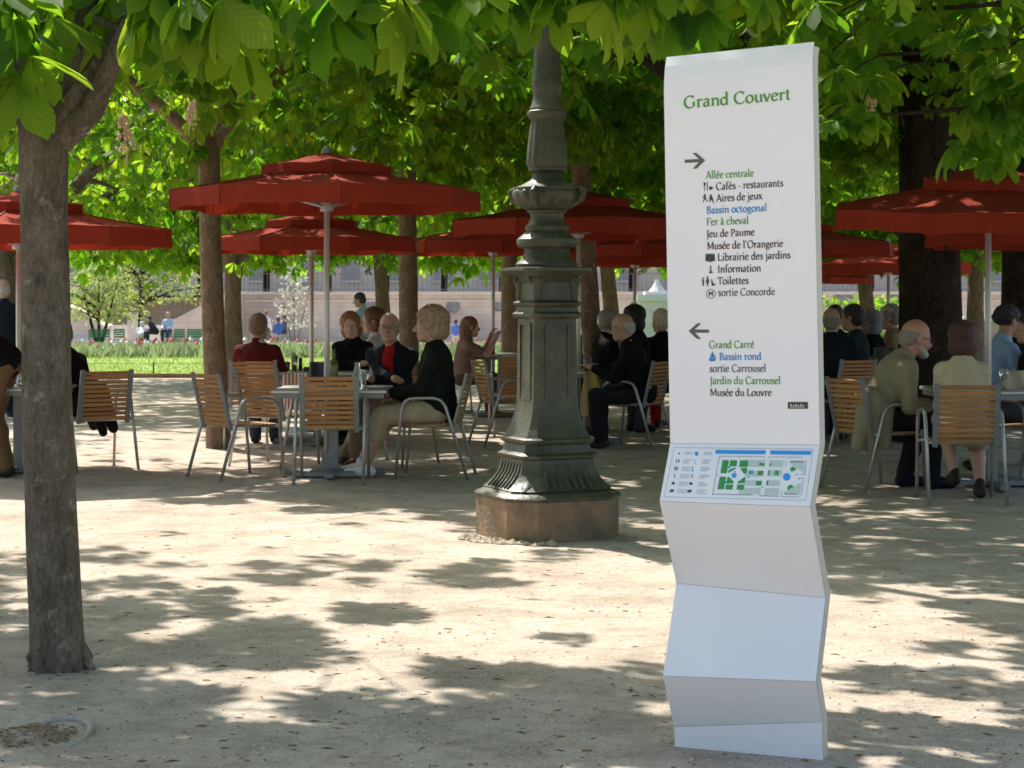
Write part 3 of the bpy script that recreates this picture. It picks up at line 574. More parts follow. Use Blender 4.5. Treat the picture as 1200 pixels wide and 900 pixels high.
# ---------------------------------------------------------------- umbrellas
M['seam'] = mat('red_piping', (.22, .018, .010), .8)
def umbrella_meshes():
    n = 8; Rr = 1.0
    def canopy(r_out, r_in, z_in, rise, val, seg=7, sag=.02, sub=10):
        vs = []; fs = []; ring = []; wr = random.Random(3); ph = [[wr.uniform(0, 6.28) for _ in range(3)] for _ in range(n)]
        rad = [r_in + (r_out - r_in) * i / seg for i in range(seg + 1)]
        for i, r in enumerate(rad):
            t = i / seg; row = []
            for k in range(n * sub):
                a = 2 * math.pi * k / (n * sub); kk = (k % sub) / sub
                corner = math.cos(math.pi / n) / math.cos((kk - .5) * 2 * math.pi / n)
                s_ = math.sin(math.pi * kk) * sag * math.sin(math.pi * min(1, t * .9 + .1)) * (r / r_out)
                row.append(len(vs)); vs.append((r * corner * math.cos(a), r * corner * math.sin(a), z_in + rise * (1 - t) ** 1.15 - s_ + (.0035 * math.sin(math.pi * kk) * math.sin(9 * kk + 5 * t + ph[k // sub][0]) if 0 < t else 0)))
            ring.append(row)
        row = []
        for k in range(n * sub):
            a = 2 * math.pi * k / (n * sub); kk = (k % sub) / sub
            corner = math.cos(math.pi / n) / math.cos((kk - .5) * 2 * math.pi / n)
            q_ = ph[k // sub]; r = r_out * (1.004 + math.sin(math.pi * kk) * (.010 * math.sin(7 * kk + q_[0]) + .007 * math.sin(15 * kk + q_[1])))
            row.append(len(vs)); vs.append((r * corner * math.cos(a), r * corner * math.sin(a), z_in - val + .010 * math.sin(math.pi * kk) + .004 * math.sin(11 * kk + q_[2])))
        ring.append(row); m_ = n * sub
        for i in range(len(ring) - 1):
            for k in range(m_): fs.append((ring[i][k], ring[i + 1][k], ring[i + 1][(k + 1) % m_], ring[i][(k + 1) % m_]))
        return mesh('canopy', vs, fs)
    return canopy(1.0, .36, 0, .112, .125, sag=.035), canopy(.42, .03, .165, .082, .07, 4, .008)
UC, UCAP = umbrella_meshes()
g = MB()
for k in range(8):
    a = 2 * math.pi * k / 8; c_, s_ = math.cos(a), math.sin(a); pr_ = [(.36 + .64 * i / 7, .112 * (1 - i / 7) ** 1.15 + .003) for i in range(8)]
    g.tube([(r * c_, r * s_, z) for r, z in pr_] + [(1.006 * c_, 1.006 * s_, -.124)], .0045, 4)
SEAM = g.me('seam')
for me_ in (UC, UCAP): smooth(me_); me_.set_sharp_from_angle(angle=R(38))
g = MB()
for k in range(8):
    a = math.pi / 4 * k; g.tube([(.05 * math.cos(a), .05 * math.sin(a), .145), (.98 * math.cos(a), .98 * math.sin(a), -.022)], .008, 5)
RIB = None
def umbrella(px, Y, span, rim_py, label, group='red double-topped cafe umbrellas', rot=0, tilt=(0, 0), first=[None]):
    """span: half width in px; rim_py: lower edge of the valance at the pole's distance"""
    s = span / (F / Y); zr = H - (rim_py - HY) / F * Y + .125 * s
    rt = empty('cafe_umbrella', (XW(px, Y), Y, 0), 0, label, 'umbrella', group)
    top = bpy.data.objects.new('canopy', UC)
    if not UC.materials: UC.materials.append(M['red']); UCAP.materials.append(M['red'])
    col.objects.link(top); top.parent = rt; top.location = (0, 0, zr); top.scale = (s, s, s * 1.0); top.rotation_euler = (R(tilt[0]), R(tilt[1]), R(rot))
    Mt = Matrix.Translation((0, 0, zr)) @ top.rotation_euler.to_matrix().to_4x4() @ Matrix.Scale(s, 4)
    cp = obj('top_cap', UCAP, None, rt); cp.matrix_local = Mt
    sm_o = obj('seam', SEAM, M['seam'], top)
    for k in range(8):
        a = math.pi / 4 * k; c_, s2 = math.cos(a), math.sin(a)
        if first[0] is None or len(first[0]) < 16:
            first[0] = first[0] or []
            g = MB(); g.tube([(.05 * c_, .05 * s2, .088), (.985 * c_, .985 * s2, -.020)], .009, 5); m1 = g.me('rib')
            g = MB(); g.tube([(.03 * c_, .03 * s2, -.10), (.52 * c_, .52 * s2, .025)], .007, 5); m2 = g.me('strut')
            m1.materials.append(M['alu']); m2.materials.append(M['alu']); first[0] += [m1, m2]
        o1 = obj('rib', first[0][2 * k], None, rt); o1.matrix_local = Mt
        o2 = obj('strut', first[0][2 * k + 1], None, rt); o2.matrix_local = Mt
    g = MB(); g.tube([(0, 0, .0), (0, 0, zr + .2 * s)], .0235, 12); g.build('pole', M['pole'], rt, True)
    g = MB(); g.lathe([(.04, -.13), (.045, -.12), (.045, -.06), (.03, -.05)], 10); o = g.build('hub', M['alu'], rt); o.matrix_local = Mt
    g = MB(); g.lathe([(.02, .235), (.033, .245), (.036, .268), (.024, .285), (.008, .295)], 10); o = g.build('finial', M['galv'], rt, True); o.matrix_local = Mt
    g = MB(); g.box((0, 0, .03), (.5, .5, .05), bev=.01); g.box((0, 0, .12), (.08, .08, .14)); g.build('base_plate', M['galv'], rt)
    return rt
umbrella(383, 16.1, 181, 247, 'large red double-topped umbrella over the table with the wine bottle', rot=10)
umbrella(365, 20.6, 130, 297, 'red umbrella low behind the biggest one, patched with sun on its cap', rot=25)
umbrella(22, 16.5, 177, 291, 'red umbrella partly hidden by the slim bark trunk at the frame edge', rot=3)
umbrella(678, 19.6, 152, 279, 'dark red umbrella whose pole rises just beside the lamp post', rot=16)
umbrella(578, 24.3, 118, 299, 'sunlit red umbrella above the table of the long-haired woman', rot=5)
umbrella(744, 26.5, 112, 313, 'bright red umbrella with a thin pole between lamp post and signboard', rot=0)
umbrella(792, 22.8, 108, 302, 'dark red umbrella peeking out just left of the signboard', rot=20)
umbrella(1158, 15.4, 189, 264, 'large red umbrella over the woman in the cream jacket, silver pole', rot=12, tilt=(5, -2))
umbrella(928, 23.4, 124, 301, 'dark red umbrella emerging from behind the white signboard', rot=8)
umbrella(1041, 28.5, 98, 322, 'shaded red umbrella low above the row of seated diners', rot=18)
umbrella(962, 31, 62, 333, 'sun-bleached red umbrella corner glimpsed past the signboard edge', rot=0)
umbrella(1238, 18.8, 156, 291, 'red umbrella overlapping the thick dark trunk near the frame edge', rot=4)

# ---------------------------------------------------------------- chairs
def chair_parts():
    parts = []
    for sx in (-1, 1):
        x = .27 * sx; g = MB()
        pts = [(x, .285, 0), (x, .235, .56), (x, .215, .615), (x, .17, .645), (x, .10, .652), (x, -.03, .652), (x, -.085, .635), (x, -.12, .59), (x, -.30, 0)]
        g.tube(pts, .0135, 8); parts.append(('side_frame', smooth(g.me('side_frame')), M['alu']))
    g = MB(); g.tube([(-.27, -.165, .43), (.27, -.165, .43)], .012, 8); g.tube([(-.27, .245, .42), (.27, .245, .42)], .012, 8)
    for sx in (-1, 1): g.tube([(.2 * sx, -.165, .43), (.2 * sx, .245, .42)], .010, 6)
    parts.append(('seat_frame', smooth(g.me('seat_frame')), M['alu']))
    for sx in (-1, 1):
        g = MB(); p0, p1 = Vector((.212 * sx, -.175, .40)), Vector((.212 * sx, -.285, .855)); d = (p1 - p0)
        ang = math.atan2(-d.y, d.z); Mx = Matrix.Rotation(ang, 4, 'X')
        g.box((p0 + p1) / 2, (.038, .020, d.length), M=Mx, bev=.004); parts.append(('back_post', g.me('back_post'), M['galv']))
    p0, p1 = Vector((0, -.180, .425)), Vector((0, -.283, .845)); d = p1 - p0; ang = math.atan2(-d.y, d.z); Mx = Matrix.Rotation(ang, 4, 'X')
    g = MB(); g.box((0, 0, 0), (.386, .014, .030), M=Mx, bev=.004); bsl = g.me('slat')
    for i in range(11): parts.append(('slat', bsl, M['wood'], p0.lerp(p1, (i + .5) / 11)))
    g = MB(); g.box((0, 0, 0), (.46, .034, .014), bev=.004); ssl = g.me('slat')
    for i in range(10): parts.append(('slat', ssl, M['wood'], Vector((0, -.145 + i * .042, .442 - i * .0008))))
    return parts
CH = chair_parts()
for p_ in CH:
    if not p_[1].materials: p_[1].materials.append(p_[2])
def chair(px, Y, yaw, label, s=1.0):
    """yaw 0 faces away from the camera, +90 faces left"""
    rt = empty('slatted_chair', (XW(px, Y), Y, 0), R(yaw), label, 'chair', 'wooden slatted cafe armchairs')
    rt.scale = (s, s, s)
    for p_ in CH:
        o = obj(p_[0], p_[1], None, rt)
        if len(p_) > 3: o.location = p_[3]
    return rt
chair(389, 15.55, 0, 'empty slatted chair with its back squarely to the viewer, before the wine table')
chair(277, 15.9, -52, 'empty slatted armchair turned sideways, with the most sunlit edge, near the trunk')
chair(322, 17.1, -28, 'shadowed brown slatted chair between the sideways chair and the wine table')
chair(296, 19.2, 8, 'slatted chair on which the man in the maroon jumper sits')
chair(510, 16.0, 84, 'slatted chair under the curly-haired woman')
chair(112, 16.7, 32, 'slatted chair standing just behind the slim bark trunk')
chair(462, 17.2, 150, 'slatted chair of the man in the red jumper and dark jacket')
chair(606, 20.8, 6, 'slatted chair half hidden by the lamp post, behind the other one', 1)
chair(592, 19.4, -72, 'slatted chair seen side-on touching the lamp post outline')
chair(536, 24.2, -70, 'slatted chair of the long-haired woman lifting her hands')
chair(745, 19.1, 62, 'slatted chair of the bald man in the black suit, by the lamp post')
chair(418, 20.9, 170, 'slatted chair of the laughing red-haired woman')
chair(985, 19.6, 30, 'slatted chair just past the signboard edge, farther row')
chair(1024, 15.0, -62, 'slatted chair of the bearded man in the beige jacket')
chair(1126, 14.05, -3, 'slatted chair under the woman in the cream jacket')
chair(1207, 15.6, 40, 'slatted chair cut by the frame edge, beside the cream handbag')
chair(1165, 17.3, -60, 'slatted chair of the woman in the light blue shirt')
chair(1030, 20.6, 12, 'slatted chair draped with a grey garment among the seated row')

# ---------------------------------------------------------------- tables
def table(px, Y, size, label, h=.71, rz=0):
    rt = empty('cafe_table', (XW(px, Y), Y, 0), R(rz), label, 'table', 'square metal cafe tables')
    g = MB(); g.box((0, 0, h - .014), (size, size, .028), bev=.006); g.build('table_top', M['table'], rt)
    g = MB(); g.box((0, 0, h - .047), (size - .04, size - .04, .036)); g.build('apron', M['galv'], rt)
    g = MB(); g.box((0, 0, .36), (.075, .075, h - .10), bev=.008); g.build('column', M['galv'], rt)
    for k in range(2):
        g = MB(); g.box((0, 0, .035 + .0 * k), (.86 if k == 0 else .075, .075 if k == 0 else .86, .045 + .003 * k), bev=.008); g.build('foot', M['galv'], rt)
    return rt
table(391, 16.1, .92, 'square metal table carrying the wine bottle', .72)
table(372, 19.6, .92, 'square metal table with beer glass in front of the maroon jumper man', .73)
table(572, 24.6, .80, 'pale table with the red soda bottle', .76)
table(674, 19.6, .85, 'table behind the lamp post with an iced tea glass', .74)
table(1162, 15.1, .92, 'table partly hidden by the woman in the cream jacket', .76)
table(22, 16.4, .80, 'table behind the slim bark trunk with a drinking glass', .72)
table(1012, 21.4, .9, 'table among the row of seated diners beyond the signboard', .72)

# ---------------------------------------------------------------- things on the tables
def lath(name, px, py, Y, prof, m, label, cat, parts=(), rz=0):
    p = P(px, py, Y); g = MB(); g.lathe(prof, 16); o = g.me(name, True); e = obj(name, o, m); e.location = p; tag(e, label, cat)
    for nm, pr, mm in parts:
        g = MB(); g.lathe(pr, 16); obj(nm, g.me(nm, True), mm, e)
    return e
def onTable(name, px, Y, h, prof, m, label, cat, parts=()):
    return lath(name, px, HY + (H - h) * F / Y, Y, prof, m, label, cat, parts)
onTable('wine_bottle', 391, 15.9, .72, [(.036, 0), (.038, .01), (.038, .19), (.03, .225), (.014, .25), (.013, .31), (.015, .312), (.015, .32)], M['bottle'], 'olive glass wine bottle beside the umbrella pole', 'bottle')
onTable('water_carafe', 419, 15.9, .72, [(.045, 0), (.05, .02), (.05, .09), (.024, .17), (.02, .20), (.026, .215)], M['glass'], 'clear water carafe to the side of the wine bottle', 'carafe')
onTable('wine_glass', 428, 15.75, .72, [(.03, 0), (.03, .004), (.005, .008), (.005, .07), (.03, .09), (.036, .12), (.03, .16)], M['glass'], 'wine glass on the table in front of the red jumper', 'glass')
onTable('beer_glass', 345, 19.5, .73, [(.026, 0), (.036, .15)], M['glass'], 'tall beer glass near the maroon jumper man', 'glass', [('beer', [(.022, .006), (.027, .06)], M['amber'])])
onTable('tumbler', 336, 19.6, .73, [(.03, 0), (.034, .09)], M['glass'], 'short tumbler beside the tall beer glass', 'glass')
onTable('soda_bottle', 577, 24.3, .76, [(.03, 0), (.034, .02), (.034, .10), (.014, .16), (.013, .2)], mat('red_soda', (.35, .02, .02), .25), 'red soda bottle on the pale table of the long-haired woman', 'bottle')
onTable('iced_tea_glass', 688, 19.3, .74, [(.034, 0), (.045, .16)], M['glass'], 'wide glass of iced tea beside the lamp post', 'glass', [('iced_tea', [(.03, .006), (.039, .12)], M['amber'])])
onTable('tea_cup', 700, 19.2, .74, [(.03, 0), (.042, .05)], M['white'], 'white tea cup in front of the bald man in black', 'cup')
onTable('drinking_glass', 25, 16.3, .72, [(.028, 0), (.034, .12)], M['glass'], 'drinking glass on the table behind the slim trunk', 'glass')
onTable('plate', 440, 15.95, .72, [(.05, 0), (.11, .012), (.115, .016)], M['white'], 'white plate on the wine table under the hands of the man', 'plate')
onTable('side_plate', 405, 15.8, .72, [(.04, 0), (.09, .010), (.095, .014)], M['white'], 'small white plate near the foot of the wine bottle', 'plate')
onTable('ketchup_pot', 402, 16.05, .72, [(.03, 0), (.034, .055)], mat('red_sauce', (.3, .05, .02), .4), 'small reddish pot between wine bottle and carafe', 'pot')
onTable('coffee_cup', 356, 16.0, .72, [(.026, 0), (.038, .055)], M['white'], 'white coffee cup at the free side of the wine table', 'cup')
onTable('saucer_plate', 370, 16.0, .72, [(.05, 0), (.085, .010), (.09, .014)], M['white'], 'white saucer between coffee cup and umbrella pole', 'plate')
onTable('sunglasses_case', 360, 19.4, .73, [(.03, 0), (.045, .02), (.03, .045)], M['black'], 'round black case on the beer table', 'case')
onTable('pepper_mill', 352, 19.7, .73, [(.02, 0), (.024, .02), (.016, .07), (.022, .11), (.01, .13)], M['black'], 'dark pepper mill on the beer table', 'mill')
onTable('water_tumbler', 560, 24.5, .76, [(.03, 0), (.036, .10)], M['glass'], 'water tumbler beside the red soda bottle', 'glass')
onTable('stem_glass', 1176, 14.9, .76, [(.03, 0), (.03, .004), (.005, .008), (.005, .07), (.03, .09), (.036, .13), (.03, .16)], M['glass'], 'stem glass on the table by the silver pole', 'glass')
onTable('bread_plate', 1180, 15.2, .76, [(.05, 0), (.11, .012), (.115, .016)], M['white'], 'white plate next to the cream handbag', 'plate')
for mx_, my_, mY, mh_, ml in ((378, 0, 15.8, .72, 'folded paper menu lying on the wine table'), (566, 0, 24.4, .76, 'folded paper menu beside the red soda bottle')):
    g = MB(); g.box((0, 0, .004), (.15, .21, .006), rz=.3); g.box((.01, 0, .012), (.15, .21, .005), rz=.36); o = g.build('paper_menu', M['white']); o.location = (XW(mx_, mY), mY, mh_ + .002); tag(o, ml, 'menu')
# striped cloth and bag between the two front tables, handbag, backpack, coat
def drape(name, px, py, Y, w_, h_, m, label, cat, th_=.02, rz=0, bulge=.03):
    n = 14; vs = []; fs = []
    for side in (0, 1):
        for i in range(n + 1):
            for j in range(n + 1):
                u, v = i / n - .5, j / n
                wd = w_ * (1 - .18 * v + .08 * math.sin(5 * v)); d = math.sin(9 * u + 3 * v) * bulge * (1 - v * .4) + (th_ if side else -th_) * (math.sin(math.pi * (i / n)) ** .5) * (math.sin(math.pi * min(.98, max(.02, v))) ** .4)
                vs.append((wd * u, d, h_ * (v - 1)))
    N1 = (n + 1) ** 2
    for i in range(n):
        for j in range(n):
            a = i * (n + 1) + j; fs.append((a, a + n + 1, a + n + 2, a + 1)); a += N1; fs.append((a + 1, a + n + 2, a + n + 1, a))
    for i in range(n):
        for a, b in ((i * (n + 1), (i + 1) * (n + 1)), (i * (n + 1) + n, (i + 1) * (n + 1) + n)): fs.append((a, b, b + N1, a + N1))
        for a, b in ((i, i + 1), (n * (n + 1) + i, n * (n + 1) + i + 1)): fs.append((a, b, b + N1, a + N1))
    o = obj(name, smooth(mesh(name, vs, fs)), m, None, P(px, py, Y), (0, 0, R(rz))); return tag(o, label, cat)
ms = mat('striped_cloth', (.7, .68, .62), .8); t = ms.node_tree; wv = t.nodes.new('ShaderNodeTexWave'); wv.inputs['Scale'].default_value = 9; wv.inputs['Distortion'].default_value = 1.2
tcx = t.nodes.new('ShaderNodeTexCoord'); t.links.new(tcx.outputs['Object'], wv.inputs[0]); rp = t.nodes.new('ShaderNodeValToRGB'); rp.color_ramp.elements[0].color = (.5, .09, .05, 1); rp.color_ramp.elements[0].position = .35; rp.color_ramp.elements[1].color = (.75, .72, .66, 1); rp.color_ramp.elements[1].position = .45
t.links.new(wv.outputs[1], rp.inputs[0]); t.links.new(rp.outputs[0], t.nodes['Principled BSDF'].inputs['Base Color'])
drape('striped_cloth', 352, 437, 18.6, .46, .34, ms, 'red and white striped cloth hanging at the beer table', 'cloth')
drape('backpack', 376, 424, 17.4, .26, .36, mat('navy_nylon', (.03, .035, .05), .6, bump=.4, bscale=8), 'dark blue backpack leaning by the umbrella pole', 'backpack', .09)
drape('handbag', 1188, 434, 15.1, .26, .24, mat('cream_canvas', (.50, .42, .30), .8, bump=.4, bscale=8), 'cream handbag on the table beside the silver pole', 'handbag', .06)
drape('grey_coat', 1036, 407, 20.3, .30, .42, mat('grey_wool', (.2, .2, .21), .9), 'grey garment hung over a chair among the seated row', 'coat', .03)
drape('tan_bag', 694, 436, 19.0, .22, .42, mat('tan_cloth', (.42, .28, .10), .8), 'tan cloth bag hanging beside the lamp post table', 'bag', .05)
drape('dark_bag', 36, 470, 17.0, .22, .72, mat('dark_bag', (.025, .025, .03), .7), 'black bag standing behind the slim trunk', 'bag', .1)
# ---------------------------------------------------------------- chestnut leaves
VEIN = {}
def compound(lod, seed):
    """palmate leaf: petiole along +y then 5-7 drooping obovate leaflets; returns verts, tris"""
    r = np.random.default_rng(seed); V = []; T = []; VN = []
    k = int(r.integers(5, 8)) if lod < 2 else 5
    pet = .10
    for i in range(k):
        a = R(-115 + 230 * i / (k - 1) + r.uniform(-6, 6)); L = .205 * (1 - .36 * abs(i - (k - 1) / 2) / ((k - 1) / 2)) * r.uniform(.9, 1.08)
        W = L * r.uniform(.19, .23); dr = R(r.uniform(22, 50)); roll = R(r.uniform(-22, 22))
        d = np.array([math.sin(a) * math.cos(dr), math.cos(a) * math.cos(dr), -math.sin(dr)])
        s = np.cross(d, [0, 0, 1]); s /= np.linalg.norm(s); nrm = np.cross(s, d)
        s = s * math.cos(roll) + nrm * math.sin(roll); nrm = np.cross(s, d)
        o = np.array([0, pet, 0]); n0 = len(V)
        def pt(u, v, up=0): return o + d * L * u + s * W * v + nrm * (up * L - .16 * L * u * u)
        if lod == 0:
            st = [(.18, .24), (.38, .58), (.56, .86), (.72, 1.0), (.84, .92), (.93, .60)]
            V.append(pt(0, 0)); VN.append(0)
            for u, wv in st: V += [pt(u, -wv, .05), pt(u, 0, 0), pt(u, wv, .05)]; VN += [60 * (u - .30 * wv), 60 * u, 60 * (u - .30 * wv)]
            V.append(pt(1.04, 0)); VN.append(62); e = n0 + 1 + 3 * len(st)
            T += [(n0, n0 + 1, n0 + 2), (n0, n0 + 2, n0 + 3)]
            for j in range(len(st) - 1):
                b0, b1 = n0 + 1 + 3 * j, n0 + 4 + 3 * j
                T += [(b0, b1, b1 + 1), (b0, b1 + 1, b0 + 1), (b0 + 1, b1 + 1, b1 + 2), (b0 + 1, b1 + 2, b0 + 2)]
            b0 = e - 3; T += [(b0, e, b0 + 1), (b0 + 1, e, b0 + 2)]
        elif lod == 1:
            V += [pt(0, 0), pt(.68, -1, .05), pt(1, 0), pt(.68, 1, .05), pt(.7, 0, 0)]
            T += [(n0, n0 + 1, n0 + 4), (n0 + 1, n0 + 2, n0 + 4), (n0, n0 + 4, n0 + 3), (n0 + 4, n0 + 2, n0 + 3)]
        else:
            V += [pt(0, 0), pt(.66, -1.1, .04), pt(1, 0), pt(.66, 1.1, .04)]
            T += [(n0, n0 + 1, n0 + 2), (n0, n0 + 2, n0 + 3)]
    if lod < 2:                                   # petiole
        n0 = len(V); w_ = .0022
        V += [np.array(q) for q in ((-w_, 0, 0), (w_, 0, 0), (w_, pet, 0), (-w_, pet, 0))]; T += [(n0, n0 + 1, n0 + 2), (n0, n0 + 2, n0 + 3)]
    VEIN[(lod, seed)] = np.array(VN + [0] * (len(V) - len(VN)), np.float32)
    return np.array(V, float), np.array(T, int)
LV = {l: [compound(l, 100 * l + i) for i in range(6)] for l in (0, 1, 2)}
LEAFME = []
for i_, (V, T) in enumerate(LV[0]):
    me_ = npmesh('leaf', V, T, np.zeros(len(V))); me_.attributes.new('vein', 'FLOAT', 'POINT').data.foreach_set('value', VEIN[(0, i_)]); me_.materials.append(M['leaf']); smooth(me_); LEAFME.append(me_)
def rots(az, pitch, roll):
    """columns x,y,z; y points out along azimuth with pitch"""
    ca, sa, cp, sp = np.cos(az), np.sin(az), np.cos(pitch), np.sin(pitch)
    y = np.stack([sa * cp, ca * cp, sp], -1); x0 = np.stack([ca, -sa, np.zeros_like(az)], -1); z0 = np.cross(x0, y)
    cr, sr = np.cos(roll)[:, None], np.sin(roll)[:, None]
    x = x0 * cr + z0 * sr; z = np.cross(x, y)
    return np.stack([x, y, z], -1)               # (n,3,3) columns
def foliage_mesh(name, pos, Rm, sc_, lod, tint):
    Vs, Fs, Ts = [], [], []; off = 0; which = rng.integers(0, 6, len(pos))
    for v in range(6):
        ix = np.where(which == v)[0]
        if not len(ix): continue
        V, T = LV[lod][v]
        W = np.einsum('nij,kj->nki', Rm[ix], V) * sc_[ix][:, None, None] + pos[ix][:, None, :]
        n = len(V); Vs.append(W.reshape(-1, 3)); Fs.append((T[None] + (np.arange(len(ix)) * n)[:, None, None] + off).reshape(-1, 3))
        Ts.append(np.repeat(tint[ix], n)); off += n * len(ix)
    return npmesh(name, np.concatenate(Vs), np.concatenate(Fs), np.concatenate(Ts))

# where the sun reaches the ground (fractions), read on the ground in the photograph's perspective
LYS = [440, 456, 466, 482, 498, 510, 530, 556, 572, 590, 606, 625, 645, 665, 690, 715, 740, 765, 790, 820, 850, 900]
LXS = [0, 60, 130, 230, 330, 420, 520, 600, 700, 790, 900, 1000, 1100, 1200]
LG = np.array([
 [1,1,1,1,1,1,1,1,1,1,.9,.5,.3,.3], [1,1,1,1,1,1,1,1,1,.9,.7,.4,.3,.3], [.9,.9,.9,.9,.9,.9,.9,.8,.7,.6,.5,.2,.2,.2],
 [.1,.1,.1,.1,.15,.2,.3,.2,.2,.1,.1,.05,.05,.05], [.1,.1,.1,.15,.2,.3,.3,.2,.1,.1,.05,.03,.03,.03], [.8,.8,.8,.8,.6,.5,.4,.3,.2,.1,.05,.03,.03,.03],
 [.85,.9,.95,.9,.5,.2,.15,.1,.1,.1,.05,.03,.03,.03], [.5,.5,.5,.4,.15,.1,.08,.08,.1,.1,.05,.05,.08,.08], [.2,.2,.15,.1,.1,.1,.1,.1,.1,.1,.05,.05,.08,.05],
 [.7,.8,.9,.6,.35,.2,.15,.1,.1,.1,.05,.02,.02,.02], [.95,.95,.95,.95,.85,.7,.5,.3,.2,.15,.1,.02,.02,.02], [.9,.9,.9,.9,.9,.9,.85,.7,.35,.3,.1,.02,.02,.02],
 [.7,.6,.5,.5,.5,.7,.75,.8,.5,.5,.2,.03,.02,.02], [.6,.5,.45,.4,.35,.45,.6,.75,.8,.7,.4,.1,.03,.03], [.5,.4,.4,.45,.4,.4,.5,.8,.9,.9,.7,.4,.15,.1],
 [.4,.4,.4,.5,.45,.3,.45,.85,.95,.9,.9,.75,.6,.4], [.3,.4,.45,.55,.55,.5,.6,.85,.9,.9,.9,.8,.7,.5], [.25,.3,.35,.4,.5,.55,.6,.7,.7,.7,.8,.7,.55,.5],
 [.35,.35,.3,.35,.45,.45,.5,.55,.6,.6,.6,.6,.55,.5], [.25,.25,.2,.3,.4,.4,.35,.35,.35,.4,.5,.55,.55,.5], [.15,.15,.12,.22,.25,.2,.2,.2,.25,.35,.45,.6,.6,.55],
 [.05,.05,.03,.05,.05,.05,.05,.05,.08,.1,.2,.3,.35,.4]])
def lit(px, py):
    fx = np.clip(np.interp(px, LXS, np.arange(len(LXS))), 0, len(LXS) - 1.001); fy = np.clip(np.interp(py, LYS, np.arange(len(LYS))), 0, len(LYS) - 1.001)
    ix, iy = fx.astype(int), fy.astype(int); tx, ty = fx - ix, fy - iy
    v = (LG[iy, ix] * (1 - tx) + LG[iy, ix + 1] * tx) * (1 - ty) + (LG[iy + 1, ix] * (1 - tx) + LG[iy + 1, ix + 1] * tx) * ty
    return v
_ng = rng.random((256, 256))
def vnoise(x, y):
    def one(x, y):
        xi, yi = np.floor(x).astype(int), np.floor(y).astype(int); fx, fy = x - xi, y - yi
        fx, fy = fx * fx * (3 - 2 * fx), fy * fy * (3 - 2 * fy)
        g_ = lambda a, b: _ng[a % 256, b % 256]
        return (g_(xi, yi) * (1 - fx) + g_(xi + 1, yi) * fx) * (1 - fy) + (g_(xi, yi + 1) * (1 - fx) + g_(xi + 1, yi + 1) * fx) * fy
    return one(x, y) * .6 + one(x * 2.1 + 31, y * 2.1 + 17) * .4
sdn = np.array(sd); 
def keep_mask(pos, big=0):
    """True where a leaf may stay so that the gaps of the canopy let the sun through where the photograph shows sunny ground"""
    t = pos[:, 2] / sdn[2]; gx = pos[:, 0] - sdn[0] * t; gy = pos[:, 1] - sdn[1] * t
    ok = gy > 3; px = CX + F * gx / np.maximum(gy, 3); py = HY + F * H / np.maximum(gy, 3)
    Lq = lit(np.clip(px, 0, 1200), np.clip(py, 440, 900))
    Lq = np.where(py > 900, np.interp(py, [895, 912, 950, 1100], [.12, .6, 1, 1]), Lq)
    Lq = np.where(py < 436, .75, Lq)
    Lq = np.where((px < -150) | (px > 1350), np.minimum(Lq, .25), Lq)
    n = vnoise(gx * 3.4 + 5, gy * 2.0 + 9)
    # quantile of the noise, then threshold widened because every leaf shades a little more than its centre
    q = np.clip((n - .22) / .56, 0, 1)
    return q > np.clip(np.interp(Lq, [0, .3, .6, .85, 1], [0, .32, .72, 1.0, 1.0]), 0, 1)

